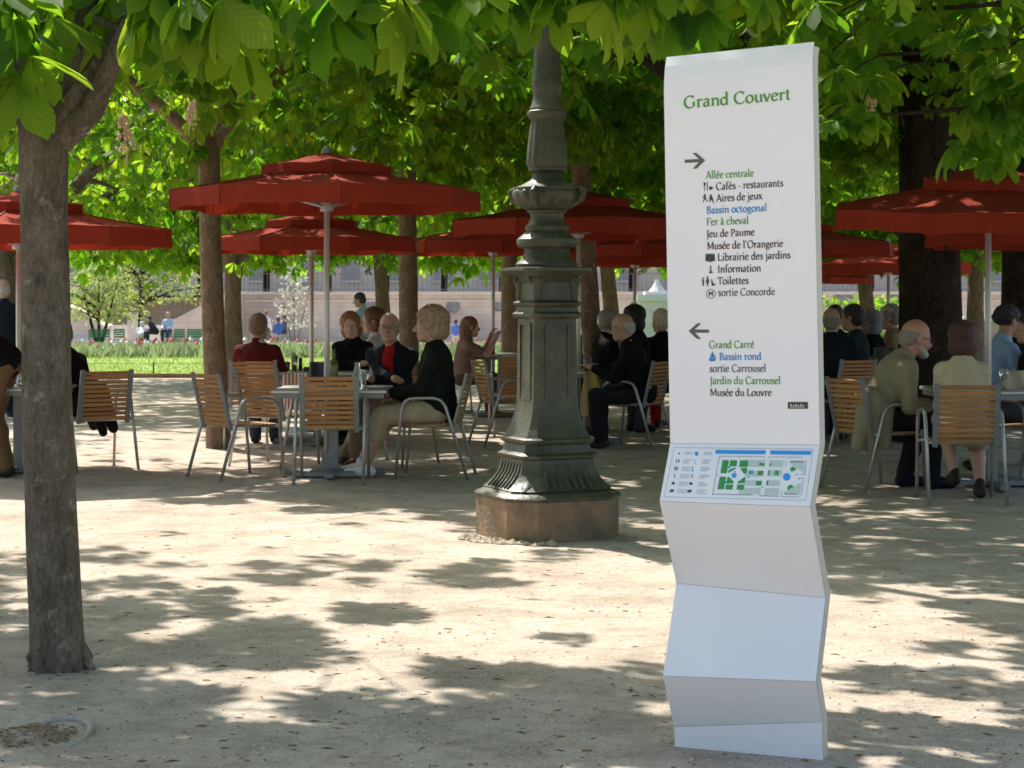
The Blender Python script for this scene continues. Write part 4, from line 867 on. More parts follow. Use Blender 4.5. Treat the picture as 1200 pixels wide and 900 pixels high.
def make_tree(px, Y, dia, label, fork_z, crown_r, zlo, zhi, n_clusters, barkm, lean=0, limbs=4, group='chestnut trees shading the cafe', nleaf=120, X=None, name='chestnut_tree', limb_dirs=None, limb_k=1.0, hand=None, hand_only=False, top_z=None, yr=1.0, taper=.72, shadow_only_frac=.8):
    X = XW(px, Y) if X is None else X
    rt = empty(name, (X, Y, 0), 0, label, 'tree', group)
    rn = random.Random(int(Y * 100 + px))
    g = MB(); pts = []; rs = []; n = 11
    ph = rn.uniform(0, 6)
    for i in range(n + 1):
        t = i / n; z = -.05 + (fork_z + .05) * t
        pts.append((lean * t + .012 * math.sin(3 * t + ph), .015 * math.sin(4 * t + ph), z))
        rs.append(dia / 2 * (1 - (1 - taper) * t + dia * .30 * math.exp(-z * 7)))
    rs[-1] *= 1.10; rs[-2] *= 1.04
    g.tube(pts, rs, 18, jit=.025); tips = []
    autosmooth(g.build('trunk', barkm, rt), 80)
    base = Vector(pts[-1])
    dirs = limb_dirs or [(2 * math.pi * i / limbs + rn.uniform(-.4, .4), rn.uniform(.7, 1.1)) for i in range(limbs)]
    for az, el in dirs:
        g = MB(); L = crown_r * rn.uniform(.8, 1.05); p = base - Vector((0, 0, .12)); lp = [p]; d = Vector((math.cos(az) * math.cos(el), math.sin(az) * math.cos(el), math.sin(el)))
        for i in range(7):
            p = p + d * L / 7; lp.append(p.copy()); d = (d + Vector((math.cos(az) * .10 + rn.uniform(-.1, .1), math.sin(az) * .10 + rn.uniform(-.1, .1), rn.uniform(-.02, .06)))).normalized()
        r0 = dia / 2 * .62 * limb_k
        g.tube(lp, [r0 * (1 - .82 * i / 7) for i in range(8)], 9, jit=.04)
        for i in (3, 4, 5, 6):                    # side branches
            for s_ in range(2):
                q = lp[i].copy(); a2 = az + rn.uniform(-1.6, 1.6); e2 = rn.uniform(-.25, .5); d2 = Vector((math.cos(a2) * math.cos(e2), math.sin(a2) * math.cos(e2), math.sin(e2))); bp = [q]
                for j in range(4): q = q + d2 * crown_r * .11; bp.append(q.copy()); d2 = (d2 + Vector((rn.uniform(-.25, .25), rn.uniform(-.25, .25), rn.uniform(-.2, .15)))).normalized()
                g.tube(bp, [r0 * .28 * (1 - .2 * j) for j in range(5)], 5)
        autosmooth(g.build('branch', barkm, rt), 80)
    # clusters of compound leaves
    cs = []
    if not hand_only:
        m = n_clusters
        th = rng.uniform(0, 2 * np.pi, m); rr_ = crown_r * np.sqrt(rng.uniform(.0, 1, m)); zz = rng.uniform(0, 1, m) ** 1.15
        cx_ = X + lean + rr_ * np.cos(th); cyy = Y + rr_ * np.sin(th) * yr
        dome = 1 - .5 * (rr_ / crown_r) ** 2
        cz = zlo + .45 * vnoise(cx_ * .9 + 50, cyy * .9) + (zhi - zlo) * zz * dome
        cs.append(np.stack([cx_, cyy, cz], -1))
    if hand is not None: cs.append(np.array([tuple(P(*h)) for h in hand]))
    C = np.concatenate(cs); nh = len(hand) if hand is not None else 0
    k = 6
    isH = np.repeat(np.arange(len(C)) >= len(C) - nh, k)
    C = np.repeat(C, k, 0); m = len(C)
    az = rng.uniform(0, 2 * np.pi, m); pitch = rng.uniform(R(-45), R(28), m); roll = rng.normal(0, R(16), m)
    pos = C + rng.normal(0, 1, (m, 3)) * np.where(isH[:, None], .05, .09)
    s_ = rng.uniform(.6, 1.2, m) * np.where(isH & (C[:, 1] < 9), 1.2, 1.0); Rm = rots(az, pitch, roll); tint = rng.random(m) * .8
    tipc = pos + Rm[:, :, 1] * .15 * s_[:, None]
    px_ = CX + F * tipc[:, 0] / np.maximum(tipc[:, 1], .5); py_ = HY - F * (tipc[:, 2] - H) / np.maximum(tipc[:, 1], .5)
    inv = (px_ > -90) & (px_ < 1290) & (py_ > -90) & (tipc[:, 1] > 2)
    keep = keep_mask(tipc) | isH | (tipc[:, 1] > 33)
    keep |= inv & (rng.random(m) < np.where(tipc[:, 1] > 24, .15, .015))
    keep &= ~(inv & (np.abs(px_ - 1090) < 42) & (py_ > 40) & (tipc[:, 1] < 20) & (rng.random(m) < .8))
    keep &= inv | (rng.random(m) < shadow_only_frac)
    keep &= ~((tipc[:, 1] < 10) & inv & ~isH & (py_ > 10))      # nothing stray hangs close to the lens
    keep &= ~(np.hypot(tipc[:, 0] - LX, tipc[:, 1] - LY) < .45)
    pos, Rm, s_, tint, inv, tipc, isH = pos[keep], Rm[keep], s_[keep], tint[keep], inv[keep], tipc[keep], isH[keep]
    dist = tipc[:, 1] + np.where(inv, 0, 100) - np.where(isH, 50, 0)
    order = np.argsort(dist); nl = min(nleaf, int(inv.sum())); single = order[:nl]; rest = order[nl:]
    b = np.array([X, Y, 0])
    for i in single:
        o = bpy.data.objects.new('leaf', LEAFME[int(rng.integers(0, 6))]); col.objects.link(o); o.parent = rt
        mt = Matrix(Rm[i].tolist()).to_4x4(); sx = float(s_[i]); mt = Matrix.Translation(pos[i] - b) @ mt @ Matrix.Scale(sx, 4); o.matrix_local = mt
    near = [i for i in rest if inv[i] and tipc[i, 1] < 26]; far = [i for i in rest if not (inv[i] and tipc[i, 1] < 26)]
    for nm, ix, lod, k_ in (('foliage', near, 1, 1.0), ('outer_foliage', far, 2, 1.15)):
        if len(ix):
            ix = np.array(ix); me_ = foliage_mesh(nm, pos[ix] - b, Rm[ix], s_[ix] * np.where(inv[ix], 1, 1.25) * k_, lod, tint[ix])
            tag(obj(nm, me_, M['leaf'], rt), kind='stuff')
    return rt
def blossom(rt, px, py, Y, L=.17):
    g = MB(); rn = random.Random(px)
    for i in range(60):
        t = rn.random() ** .8; a = rn.uniform(0, 6.28); r = .042 * (1 - t * .75); c = Vector((r * math.cos(a), r * math.sin(a), L * t)); q = rn.uniform(.007, .012)
        g.add([c + Vector(v) * q for v in ((1, 0, 0), (-1, 0, 0), (0, 1, 0), (0, -1, 0), (0, 0, 1), (0, 0, -1))], [(0, 2, 4), (2, 1, 4), (1, 3, 4), (3, 0, 4), (2, 0, 5), (1, 2, 5), (3, 1, 5), (0, 3, 5)])
    g.tube([(0, 0, -.05), (0, 0, L)], .004, 4)
    o = g.build('blossom', MB_BL, rt); o.location = P(px, py, Y) - Vector(rt.location); o.rotation_euler = (R(rn.uniform(-25, 25)), R(rn.uniform(-10, 35)), 0)
MB_BL = mat('chestnut_blossom', (.62, .45, .36), .8, var=(.55, .32, .22), scale=40)

# the slim tree at the frame edge: hand-placed sprays hang into the top of the picture
rn = random.Random(5); hand = []
for x0, x1, n_, ya, yb in ((60, 260, 7, -60, -15), (-35, 15, 6, -20, 60), (160, 260, 3, -20, 15), (230, 420, 9, -60, -12), (400, 620, 12, -65, -12), (560, 830, 12, -80, -38), (640, 830, 3, -60, -35), (430, 560, 3, -25, 5)):
    for i in range(n_): hand.append((rn.uniform(x0, x1), rn.uniform(ya, yb), rn.uniform(7.0, 8.4)))
Y1 = YG(783)
t1 = make_tree(71, Y1, .212, 'slim grey-brown chestnut trunk nearest the viewer, big leaves hanging across the picture top', 2.16, 3.9, 2.75, 6.2, 850, M['bark'], lean=-.075, limbs=0,
          limb_dirs=[(math.pi * .98, 1.25), (-.15, .95), (.6, 1.25), (2.2, 1.1), (3.9, 1.0)], nleaf=300, hand=hand, taper=.84, limb_k=.72)
# two long boughs, placed where they cross the picture
g = MB(); b1 = Vector(t1.location)
bg_ = [P(72, 165, 7.7), P(108, 130, 7.65), P(130, 75, 7.6), P(150, 30, 7.5), P(170, -10, 7.4)]
g.tube([p - b1 for p in bg_], [.055, .045, .038, .032, .026], 10, jit=.05); autosmooth(g.build('branch', M['bark'], t1), 80)
g = MB(); bg_ = [P(110, 20, 7.6), P(180, 53, 7.6), P(235, 28, 7.6), P(290, 8, 7.55), P(350, 14, 7.5), P(430, 4, 7.5), P(520, -14, 7.4), P(640, -35, 7.4), P(800, -50, 7.3)]
g.tube([p - b1 for p in bg_], [.016, .020, .017, .013, .011, .011, .010, .009, .006], 8, jit=.05); autosmooth(g.build('branch', M['bark'], t1), 80)
g = MB(); rn = random.Random(9)
for hx, hy_, hY in hand:
    p = P(hx, hy_, hY) - b1; q = p + Vector((rn.uniform(-.12, .12), rn.uniform(-.1, .1), rn.uniform(.12, .3))); g.tube([p, p.lerp(q, .5) + Vector((.01, 0, .0)), q], .0045, 4)
tag(g.build('twigs', M['bark'], t1), kind='stuff')
rn = random.Random(21)
for kx, ky, kr in ((48, 515, .030), (62, 430, .014), (45, 330, .016)):      # healed branch scars
    g = MB(); c = P(kx, ky, Y1 - .098) - b1
    g.tube([(c.x + kr * math.cos(a), c.y - .002, c.z + kr * 1.25 * math.sin(a)) for a in np.linspace(0, 2 * math.pi, 15)], kr * .28, 6, cap=False, jit=.15)
    g.lathe([(.001, -.012), (kr * .6, -.008), (kr * .8, .0)], 10, (0, 0, 0)) if False else None
    autosmooth(g.build('knot', M['bark'], t1), 80)
for i in range(7):                                                           # low root ridges
    a = 2 * math.pi * i / 7 + rn.uniform(-.3, .3); L_ = rn.uniform(.13, .17)
    g = MB(); g.tube([(.085 * math.cos(a), .085 * math.sin(a), .10), (.11 * math.cos(a), .11 * math.sin(a), .045), (L_ * .75 * math.cos(a), L_ * .75 * math.sin(a), .006), (L_ * math.cos(a + .1), L_ * math.sin(a + .1), -.015)], [.018, .026, .018, .008], 8, jit=.1)
    autosmooth(g.build('root', M['bark'], t1), 80)
blossom(t1, 148, 180, 8.6); blossom(t1, 222, 150, 11.5)
# neighbour whose trunk stands outside the frame on the right, its sprays reach in
hand = []; rn = random.Random(8)
for x, y in ((975, 20), (1005, 60), (985, 95), (1035, 85), (1010, 125), (1120, 45), (1150, 60), (1165, 85), (1190, 140), (1165, 170), (1130, 160), (1080, 0), (1030, 10), (1160, 5), (1190, 40), (1200, 90), (970, 140), (1140, 115), (1010, -15), (1060, 50), (975, 60), (960, 5), (1185, 115)):
    hand.append((x, y, rn.uniform(11.0, 12.6)))
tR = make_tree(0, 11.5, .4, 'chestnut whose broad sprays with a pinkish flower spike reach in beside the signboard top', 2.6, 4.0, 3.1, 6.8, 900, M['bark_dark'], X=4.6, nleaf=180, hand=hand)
b1 = Vector(tR.location); g = MB()
for hx, hy_, hY in hand:
    p = P(hx, hy_, hY) - b1; q = p + Vector((rn.uniform(.05, .35), rn.uniform(-.1, .1), rn.uniform(.05, .22))); g.tube([p, p.lerp(q, .5) + Vector((.0, 0, .02)), q], .006, 4)
for ya in (60, 130, 10):
    g.tube([P(1330, ya - 60, 11.6) - b1, P(1220, ya - 10, 11.7) - b1, P(1100, ya, 11.8) - b1, P(985, ya + 8, 12) - b1], [.03, .02, .014, .006], 6)
tag(g.build('twigs', M['bark_dark'], tR), kind='stuff')
blossom(tR, 1018, 138, 11.8, .16)

make_tree(257, YG(525), .235, 'straight pale chestnut trunk in front of the biggest umbrella, at its sunlit gravel', 3.0, 3.6, 2.75, 6.6, 800, M['bark_light'], lean=-.11, nleaf=150, taper=.85)
make_tree(483, 22.5, .235, 'straight brown chestnut trunk behind the curly-haired woman', 3.1, 3.6, 2.8, 6.8, 800, M['bark_light'], lean=-.08, nleaf=150, taper=.88)
make_tree(700, 21.5, .24, 'chestnut trunk between lamp post and bald man, its foot bending outward', 3.0, 3.6, 2.75, 6.8, 800, M['bark_light'], lean=-.2, nleaf=150, taper=.8)
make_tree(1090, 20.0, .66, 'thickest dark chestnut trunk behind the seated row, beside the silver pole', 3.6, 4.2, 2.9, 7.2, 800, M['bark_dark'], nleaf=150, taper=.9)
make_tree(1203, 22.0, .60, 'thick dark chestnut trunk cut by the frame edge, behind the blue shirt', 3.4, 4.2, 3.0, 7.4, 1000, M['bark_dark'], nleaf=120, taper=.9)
make_tree(598, 27.0, .27, 'chestnut trunk mostly hidden behind the lamp post shaft', 2.9, 3.8, 2.4, 7.2, 800, M['bark_light'], nleaf=60)
make_tree(8, 25.0, .40, 'forked dark trunk at the frame edge behind the standing man in a suit', 1.75, 3.8, 2.45, 7.4, 800, M['bark'], nleaf=80, limb_dirs=[(.3, 1.0), (2.7, 1.0), (1.5, 1.2), (4.5, 1.1)])
make_tree(274, 31.5, .34, 'pale chestnut trunk forking low into a V behind the straight one', 1.85, 3.6, 1.95, 7.4, 800, M['bark_light'], nleaf=60, limb_dirs=[(0, 1.15), (3.0, 1.35), (1.5, 1.1), (4.5, 1.2)])
make_tree(452, 33.7, .30, 'light chestnut trunk behind the bald man in the red jumper', 2.3, 3.4, 1.95, 7.6, 800, M['bark_light'], lean=-.1, nleaf=60)
make_tree(724, 33.7, .32, 'light chestnut trunk leaning beside the thin umbrella pole', 2.3, 3.4, 1.9, 7.8, 800, M['bark_light'], lean=-.2, nleaf=60)
make_tree(1028, 33.7, .30, 'light leaning chestnut trunk above the grey-haired diner', 2.4, 3.4, 1.95, 7.8, 1000, M['bark_light'], lean=-.3, nleaf=60)
make_tree(1143, 33.7, .34, 'light chestnut trunk between the thick dark trunk and the silver pole', 2.4, 3.4, 1.95, 7.8, 1000, M['bark_light'], nleaf=60)
make_tree(110, 33.5, .30, 'chestnut whose bright fringe hangs above the young trees, trunk behind the slim one', 2.4, 3.4, 1.95, 7.6, 1000, M['bark_light'], nleaf=60, X=XW(52, 33.5))
make_tree(-250, 12.4, .3, 'chestnut added outside the frame for its shade, behind the slim grey-brown trunk', 2.8, 4.6, 3.2, 6.6, 1100, M['bark'], X=-4.7, nleaf=60, limb_dirs=[(-1.5, .8), (2.2, 1.2)])  # added tree: fills the canopy gap so its crown shades the sand
# crowns that only fill the avenue between those rows
make_tree(860, 27.5, .36, 'chestnut standing hidden behind the white signboard', 2.8, 4.0, 2.5, 7.4, 800, M['bark'], nleaf=60)
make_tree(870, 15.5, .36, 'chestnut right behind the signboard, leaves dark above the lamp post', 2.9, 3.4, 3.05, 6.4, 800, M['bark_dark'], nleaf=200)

# ---------------------------------------------------------------- young trees and shrub beyond the lawn
def light_tree(px, Y, zt, zc, rad, dia, label, n, flat=True, m=None, name='young_tree', stems=1):
    z0 = tz(Y); rt = empty(name, (XW(px, Y), Y, z0), 0, label, 'tree' if name != 'blossoming_shrub' else 'shrub')
    rn = random.Random(px); g = MB()
    for s_ in range(stems):
        dx = (s_ - (stems - 1) / 2) * .5
        g.tube([(0, 0, -.1), (dx * .4, 0, (zc) * .4), (dx * 1.6, 0, zc + (zt - zc) * .7)], [dia / 2, dia * .4, dia * .12], 8)
    for i in range(14):
        a = rn.uniform(0, 6.28); z1 = zc + (zt - zc) * rn.random() * .7; g.tube([(0, 0, z1 * .8), (rad * .45 * math.cos(a), rad * .45 * math.sin(a), z1 + .15), (rad * .85 * math.cos(a), rad * .85 * math.sin(a), z1 + .3)], [dia * .22, dia * .12, .01], 5)
    g.build('trunk', M['bark_dark'] if name == 'young_tree' else M['bark'], rt)
    pos = []
    for L_ in range(9):
        z = zc + (zt - zc) * L_ / 8; r = rad * (1 - .55 * (L_ / 8) ** 1.5)
        for j in range(n // 9):
            a = rng.uniform(0, 6.28); q = r * math.sqrt(rng.random()); pos.append((q * math.cos(a), q * math.sin(a), z + rng.normal(0, .12) - .12 * q / r))
    pos = np.array(pos); m_ = len(pos)
    me_ = foliage_mesh('crown', pos, rots(rng.uniform(0, 6.28, m_), rng.uniform(-.6, .5, m_), rng.normal(0, .5, m_)), rng.uniform(.5, .9, m_), 2, rng.random(m_))
    tag(obj('crown', me_, m or M['pale_leaf'], rt), kind='stuff'); return rt
light_tree(165, 92, 5.2, 2.4, 3.4, .36, 'young pale-green tree with one straight dark stem before the stone stairs', 2400)
light_tree(116, 86, 3.6, 1.5, 2.2, .2, 'low pale-green tree with several forking stems on the lawn', 1500, stems=3)
light_tree(345, 98, 3.9, 1.2, 1.2, .08, 'white-blossoming bush against the terrace wall', 300, name='blossoming_shrub', m=leaf_mat('white_blossom', (.5, .55, .4), (.7, .72, .6), (.5, .55, .35), (.7, .7, .55), .3), stems=3)
# ---------------------------------------------------------------- people: one continuous body surface from blended tapered limbs
def surface_nets(D, org, h):
    s = D < 0; nx, ny, nz = D.shape
    c = np.zeros((nx - 1, ny - 1, nz - 1), np.uint8)
    for i in (0, 1):
        for j in (0, 1):
            for k in (0, 1): c += s[i:nx - 1 + i, j:ny - 1 + j, k:nz - 1 + k]
    act = (c > 0) & (c < 8); idx = np.argwhere(act); n = len(idx)
    vid = np.full(act.shape, -1, np.int64); vid[act] = np.arange(n)
    acc = np.zeros((n, 3)); cnt = np.zeros(n)
    cor = [(i, j, k) for i in (0, 1) for j in (0, 1) for k in (0, 1)]
    for a in cor:
        for ax in range(3):
            if a[ax]: continue
            b = list(a); b[ax] = 1
            va = D[idx[:, 0] + a[0], idx[:, 1] + a[1], idx[:, 2] + a[2]]; vb = D[idx[:, 0] + b[0], idx[:, 1] + b[1], idx[:, 2] + b[2]]
            m = (va < 0) != (vb < 0); t = np.where(m, va / np.where(va - vb == 0, 1, va - vb), 0)
            p = np.tile(np.array(a, float), (n, 1)); p[:, ax] += t; acc[m] += p[m]; cnt[m] += 1
    V = (idx + acc / np.maximum(cnt, 1)[:, None]) * h + org
    Fs = []
    for ax in range(3):
        sl0 = [slice(None)] * 3; sl1 = [slice(None)] * 3; sl0[ax] = slice(0, -1); sl1[ax] = slice(1, None)
        A, B = s[tuple(sl0)], s[tuple(sl1)]; e = np.argwhere(A != B); o1, o2 = [(1, 2), (2, 0), (0, 1)][ax]
        ok = (e[:, o1] > 0) & (e[:, o2] > 0) & (e[:, o1] < vid.shape[o1]) & (e[:, o2] < vid.shape[o2]); e = e[ok]
        def g_(d1, d2):
            q = e.copy(); q[:, o1] += d1; q[:, o2] += d2; return vid[q[:, 0], q[:, 1], q[:, 2]]
        f = np.stack([g_(-1, -1), g_(0, -1), g_(0, 0), g_(-1, 0)], 1)
        ins = s[e[:, 0], e[:, 1], e[:, 2]]; f[~ins] = f[~ins][:, ::-1]; Fs.append(f)
    return V, np.concatenate(Fs)
def sdf_mesh(name, prims, h, k=.02, wob=0, wf=20):
    prims = [p for p in prims if p is not None]
    lo = np.full(3, 1e9); hi = -lo
    for p in prims:
        if p[0] == 'rc': a, b, ra, rb = p[1:5]; lo = np.minimum(lo, np.minimum(np.array(a) - ra, np.array(b) - rb)); hi = np.maximum(hi, np.maximum(np.array(a) + ra, np.array(b) + rb))
        elif p[0] == 'el': lo = np.minimum(lo, np.array(p[1]) - max(p[2])); hi = np.maximum(hi, np.array(p[1]) + max(p[2]))
    pad = k + 3 * h + abs(wob); lo -= pad; hi += pad; dim = np.ceil((hi - lo) / h).astype(int) + 1
    D = np.full(dim, .5, np.float32)
    for p in prims:
        neg = p[0][0] == '-'; kind = p[0].lstrip('-')
        if kind == 'rc': plo = np.minimum(np.array(p[1]) - p[3], np.array(p[2]) - p[4]); phi = np.maximum(np.array(p[1]) + p[3], np.array(p[2]) + p[4])
        elif kind == 'el': m = max(p[2]); plo = np.array(p[1]) - m; phi = np.array(p[1]) + m
        else: plo, phi = lo, hi
        i0 = np.clip(np.floor((plo - pad - lo) / h).astype(int), 0, dim); i1 = np.clip(np.ceil((phi + pad - lo) / h).astype(int) + 1, 0, dim)
        if (i1 <= i0).any(): continue
        ax = [lo[q] + h * np.arange(i0[q], i1[q]) for q in range(3)]; Xg, Yg, Zg = np.meshgrid(*ax, indexing='ij')
        if kind == 'rc':
            a, b = np.array(p[1], float), np.array(p[2], float); ba = b - a; L2 = max(ba @ ba, 1e-9)
            px_, py_, pz_ = Xg - a[0], Yg - a[1], Zg - a[2]; t = np.clip((px_ * ba[0] + py_ * ba[1] + pz_ * ba[2]) / L2, 0, 1)
            d = np.sqrt((px_ - ba[0] * t) ** 2 + (py_ - ba[1] * t) ** 2 + (pz_ - ba[2] * t) ** 2) - (p[3] + (p[4] - p[3]) * t)
        elif kind == 'el':
            Mr = np.array(p[3]) if len(p) > 3 and p[3] is not None else np.eye(3); q = np.stack([Xg - p[1][0], Yg - p[1][1], Zg - p[1][2]], -1) @ Mr
            r = np.array(p[2]); k0 = np.sqrt(((q / r) ** 2).sum(-1)); k1 = np.sqrt(((q / r ** 2) ** 2).sum(-1)); d = k0 * (k0 - 1) / np.maximum(k1, 1e-6)
        elif kind == 'pl': d = (Xg - p[1][0]) * p[2][0] + (Yg - p[1][1]) * p[2][1] + (Zg - p[1][2]) * p[2][2]
        sl = tuple(slice(i0[q], i1[q]) for q in range(3)); cur = D[sl]
        kk = p[4 + (kind == 'rc')] if len(p) > 4 + (kind == 'rc') and p[4 + (kind == 'rc')] else k
        if neg:
            kk = min(kk, .012); hh = np.maximum(kk - np.abs(cur + d), 0) / kk; D[sl] = np.maximum(cur, -d) + hh * hh * kk * .25
        else:
            hh = np.maximum(kk - np.abs(cur - d), 0) / kk; D[sl] = np.minimum(cur, d) - hh * hh * kk * .25
    if wob:
        ax = [lo[q] + h * np.arange(dim[q]) for q in range(3)]; Xg, Yg, Zg = np.meshgrid(*ax, indexing='ij')
        D += wob * (np.sin(wf * Xg + 1.3 * wf * .5 * Zg + 1) * np.sin(wf * .9 * Yg + .7 * wf * Zg) + .6 * np.sin(wf * 1.9 * Xg - wf * 1.1 * Yg) * np.sin(wf * 1.7 * Zg + 2))
    V, Q = surface_nets(D, lo, h)
    return smooth(npmesh(name, V, Q))
def ik(a, c, l1, l2, hint):
    a, c, hint = Vector(a), Vector(c), Vector(hint); d = c - a; L = min(d.length, (l1 + l2) * .995); dn = d.normalized()
    x = (l1 * l1 - l2 * l2 + L * L) / (2 * L); hgt = math.sqrt(max(l1 * l1 - x * x, 0)); pr = hint - dn * hint.dot(dn); pr.normalize()
    return a + dn * x + pr * hgt, a + dn * L
CLOTH = {}
def cloth(c, rough=.85):
    if c not in CLOTH: CLOTH[c] = mat('cloth', c, rough, var=tuple(min(1, x * 1.3 + .002) for x in c), scale=9, bump=.8, bscale=14, spec=.12)
    return CLOTH[c]
def hairm(c):
    k_ = ('h',) + c
    if k_ not in CLOTH: CLOTH[k_] = mat('hair', c, .6, var=tuple(x * 1.7 for x in c), scale=90, bump=1.0, bscale=150, stretch=(1, 1, .25))
    return CLOTH[k_]
SKINS = {}
def skinm(c):
    if c not in SKINS: SKINS[c] = mat('skin', c, .5, var=(c[0] * 1.08, c[1] * 1.1, c[2] * 1.1), scale=12)
    return SKINS[c]
eye_w = mat('eye', (.6, .58, .55), .2); iris_m = mat('iris', (.03, .02, .015), .2); lip_m = mat('lips', (.42, .14, .11), .5)
gl_m = mat('spectacle_metal', (.08, .07, .06), .3, .6)
def OPEN(T, tr, inner):
    if not inner: return []
    v = lambda q: tuple(q)
    return [('-el', v(T((0, .14, .47))), (.062, .14, .12), tr), ('-el', v(T((0, .18, .34))), (.066, .15, .18), tr), ('-el', v(T((0, .23, .12))), (.055, .15, .26), tr)]
def person(px, Y, yaw, label, s=1.0, stand=False, lean=0, side=0, hipz=.53, head=(0, 0, 0), hands=None, feet=None, elbow=(.32, -.35, -.9), top=('jacket', (.1, .1, .1)), inner=None, legs=('trousers', (.05, .05, .06)), hair=('short', (.1, .08, .06)), skin=(.50, .29, .205), shoes=(.03, .03, .03), glasses=False, beard=None, vox=.012, gz=0, female=False, cap=None, X=None, legspread=.1, collar=None, group=None, kneehint=None):
    X = XW(px, Y) if X is None else X
    rt = empty('person', (X, Y, gz), R(yaw), label, 'person', group); rt.scale = (s, s, s)
    Rm = (Matrix.Rotation(R(side), 3, 'Y') @ Matrix.Rotation(R(-lean), 3, 'X'))
    P0 = Vector((0, 0, .92 if stand else hipz))
    T = lambda v: P0 + Rm @ Vector(v)
    sw = .148 if female else .182; v = lambda q: tuple(q)
    neck = T((0, 0, .50)); hs = [T((-sw, 0, .425)), T((sw, 0, .425))]
    Hm = Matrix.Rotation(R(head[0]), 3, 'Z') @ Matrix.Rotation(R(-head[1]), 3, 'X') @ Matrix.Rotation(R(head[2]), 3, 'Y')
    hc = neck + Rm @ Vector((0, .03, .03)) + Hm @ Vector((0, .015, .135)) * 1.0
    HT = lambda q: v(hc + Hm @ (Vector(q) * 1.07)); HM = np.array(Hm)
    tr = np.array(Rm)
    HS = 1.13; hc0 = hc
    torso = [('el', v(T((0, 0, .03))), (.165, .125, .13), tr), ('rc', v(T((0, 0, .05))), v(T((0, .005, .22))), .13, .125), ('el', v(T((0, .005, .20))), (.145 if female else .16, .115, .15), tr),
             ('el', v(T((0, .0, .35))), (sw - .01, .115, .15), tr), ('rc', v(T((-sw + .03, -.005, .415))), v(T((0, -.005, .45))), .052, .06), ('rc', v(T((sw - .03, -.005, .415))), v(T((0, -.005, .45))), .052, .06), ('rc', v(T((0, -.01, .42))), v(neck), .085, .06)]
    if female: torso += [('el', v(T((-.065, .085, .29))), (.055, .05, .06), tr), ('el', v(T((.065, .085, .29))), (.055, .05, .06), tr)]
    arms = []; handsP = []
    for i, sx in enumerate((-1, 1)):
        if hands and hands[i] is not None: tgt = Vector(hands[i])
        elif stand: tgt = T((sx * (sw + .06), .05, -.08))
        else: tgt = Vector((sx * .14, .36, hipz + .12))
        el, wr = ik(hs[i], tgt, .285, .255, Rm @ Vector((sx * elbow[0], elbow[1], elbow[2])))
        arms += [('rc', v(hs[i]), v(el), .049, .040), ('rc', v(el), v(wr), .041, .029)]
        d = (wr - el).normalized(); sd_ = d.cross(Vector((0, 0, 1))); sd_ = sd_.normalized() if sd_.length > .1 else Vector((1, 0, 0)); dn_ = d.cross(sd_).normalized()
        if dn_.z > 0: dn_ = -dn_
        pm = wr + d * .05; handsP += [('rc', v(wr), v(wr + d * .03), .026, .03), ('el', v(pm), (.042, .046, .024), np.array(Matrix((sd_, d, dn_)).transposed()), .012)]
        if vox <= .0125:
            for f_ in range(4):
                b0 = wr + d * .085 + sd_ * (f_ - 1.5) * .021; ln_ = (.034, .042, .040, .030)[f_]; b1_ = b0 + (d * .9 + dn_ * .35) * ln_; b2_ = b1_ + (d * .45 + dn_ * .8) * ln_ * .8
                handsP += [('rc', v(b0), v(b1_), .0098, .009, .004), ('rc', v(b1_), v(b2_), .009, .0078, .004)]
            tb = wr + d * .035 - sd_ * sx * .036; t1_ = tb + (d * .6 - sd_ * sx * .55 + dn_ * .3) * .04; handsP += [('rc', v(tb), v(t1_), .013, .011, .008), ('rc', v(t1_), v(t1_ + (d * .9 + dn_ * .3) * .03), .0105, .009, .005)]
    legp = []; calf = []; shoe = []; kn = []
    for i, sx in enumerate((-1, 1)):
        hj = P0 + Vector((sx * .09, 0, -.01)); 
        if feet and feet[i] is not None: an = Vector(feet[i])
        elif stand: an = Vector((sx * legspread, .02 * sx, .09))
        else: an = Vector((sx * legspread, .40, .09))
        kh = Vector(kneehint[i]) if kneehint else Vector((sx * .1, 1, .6)); k_, an = ik(hj, an, .43, .42, kh); kn.append((hj, k_, an))
        legp += [('rc', v(hj), v(k_), .088 if female else .085, .060)]; calf += [('rc', v(k_), v(k_.lerp(an, .35)), .056, .058), ('rc', v(k_.lerp(an, .35)), v(an), .056, .038)]
        fd = Vector((0, 1, 0)) if abs((an - k_).normalized().y) < .95 else Vector((0, .3, -1)); fz = -.045
        shoe.append([('rc', v(an + Vector((0, -.035, fz))), v(an + fd * .06 + Vector((0, 0, fz + .004))), .042, .042), ('rc', v(an + fd * .06 + Vector((0, 0, fz + .004))), v(an + fd * .15 + Vector((sx * .015, 0, fz - .008))), .043, .034), ('rc', v(an + Vector((0, -.01, fz))), v(an + Vector((0, 0, .02))), .042, .040)])
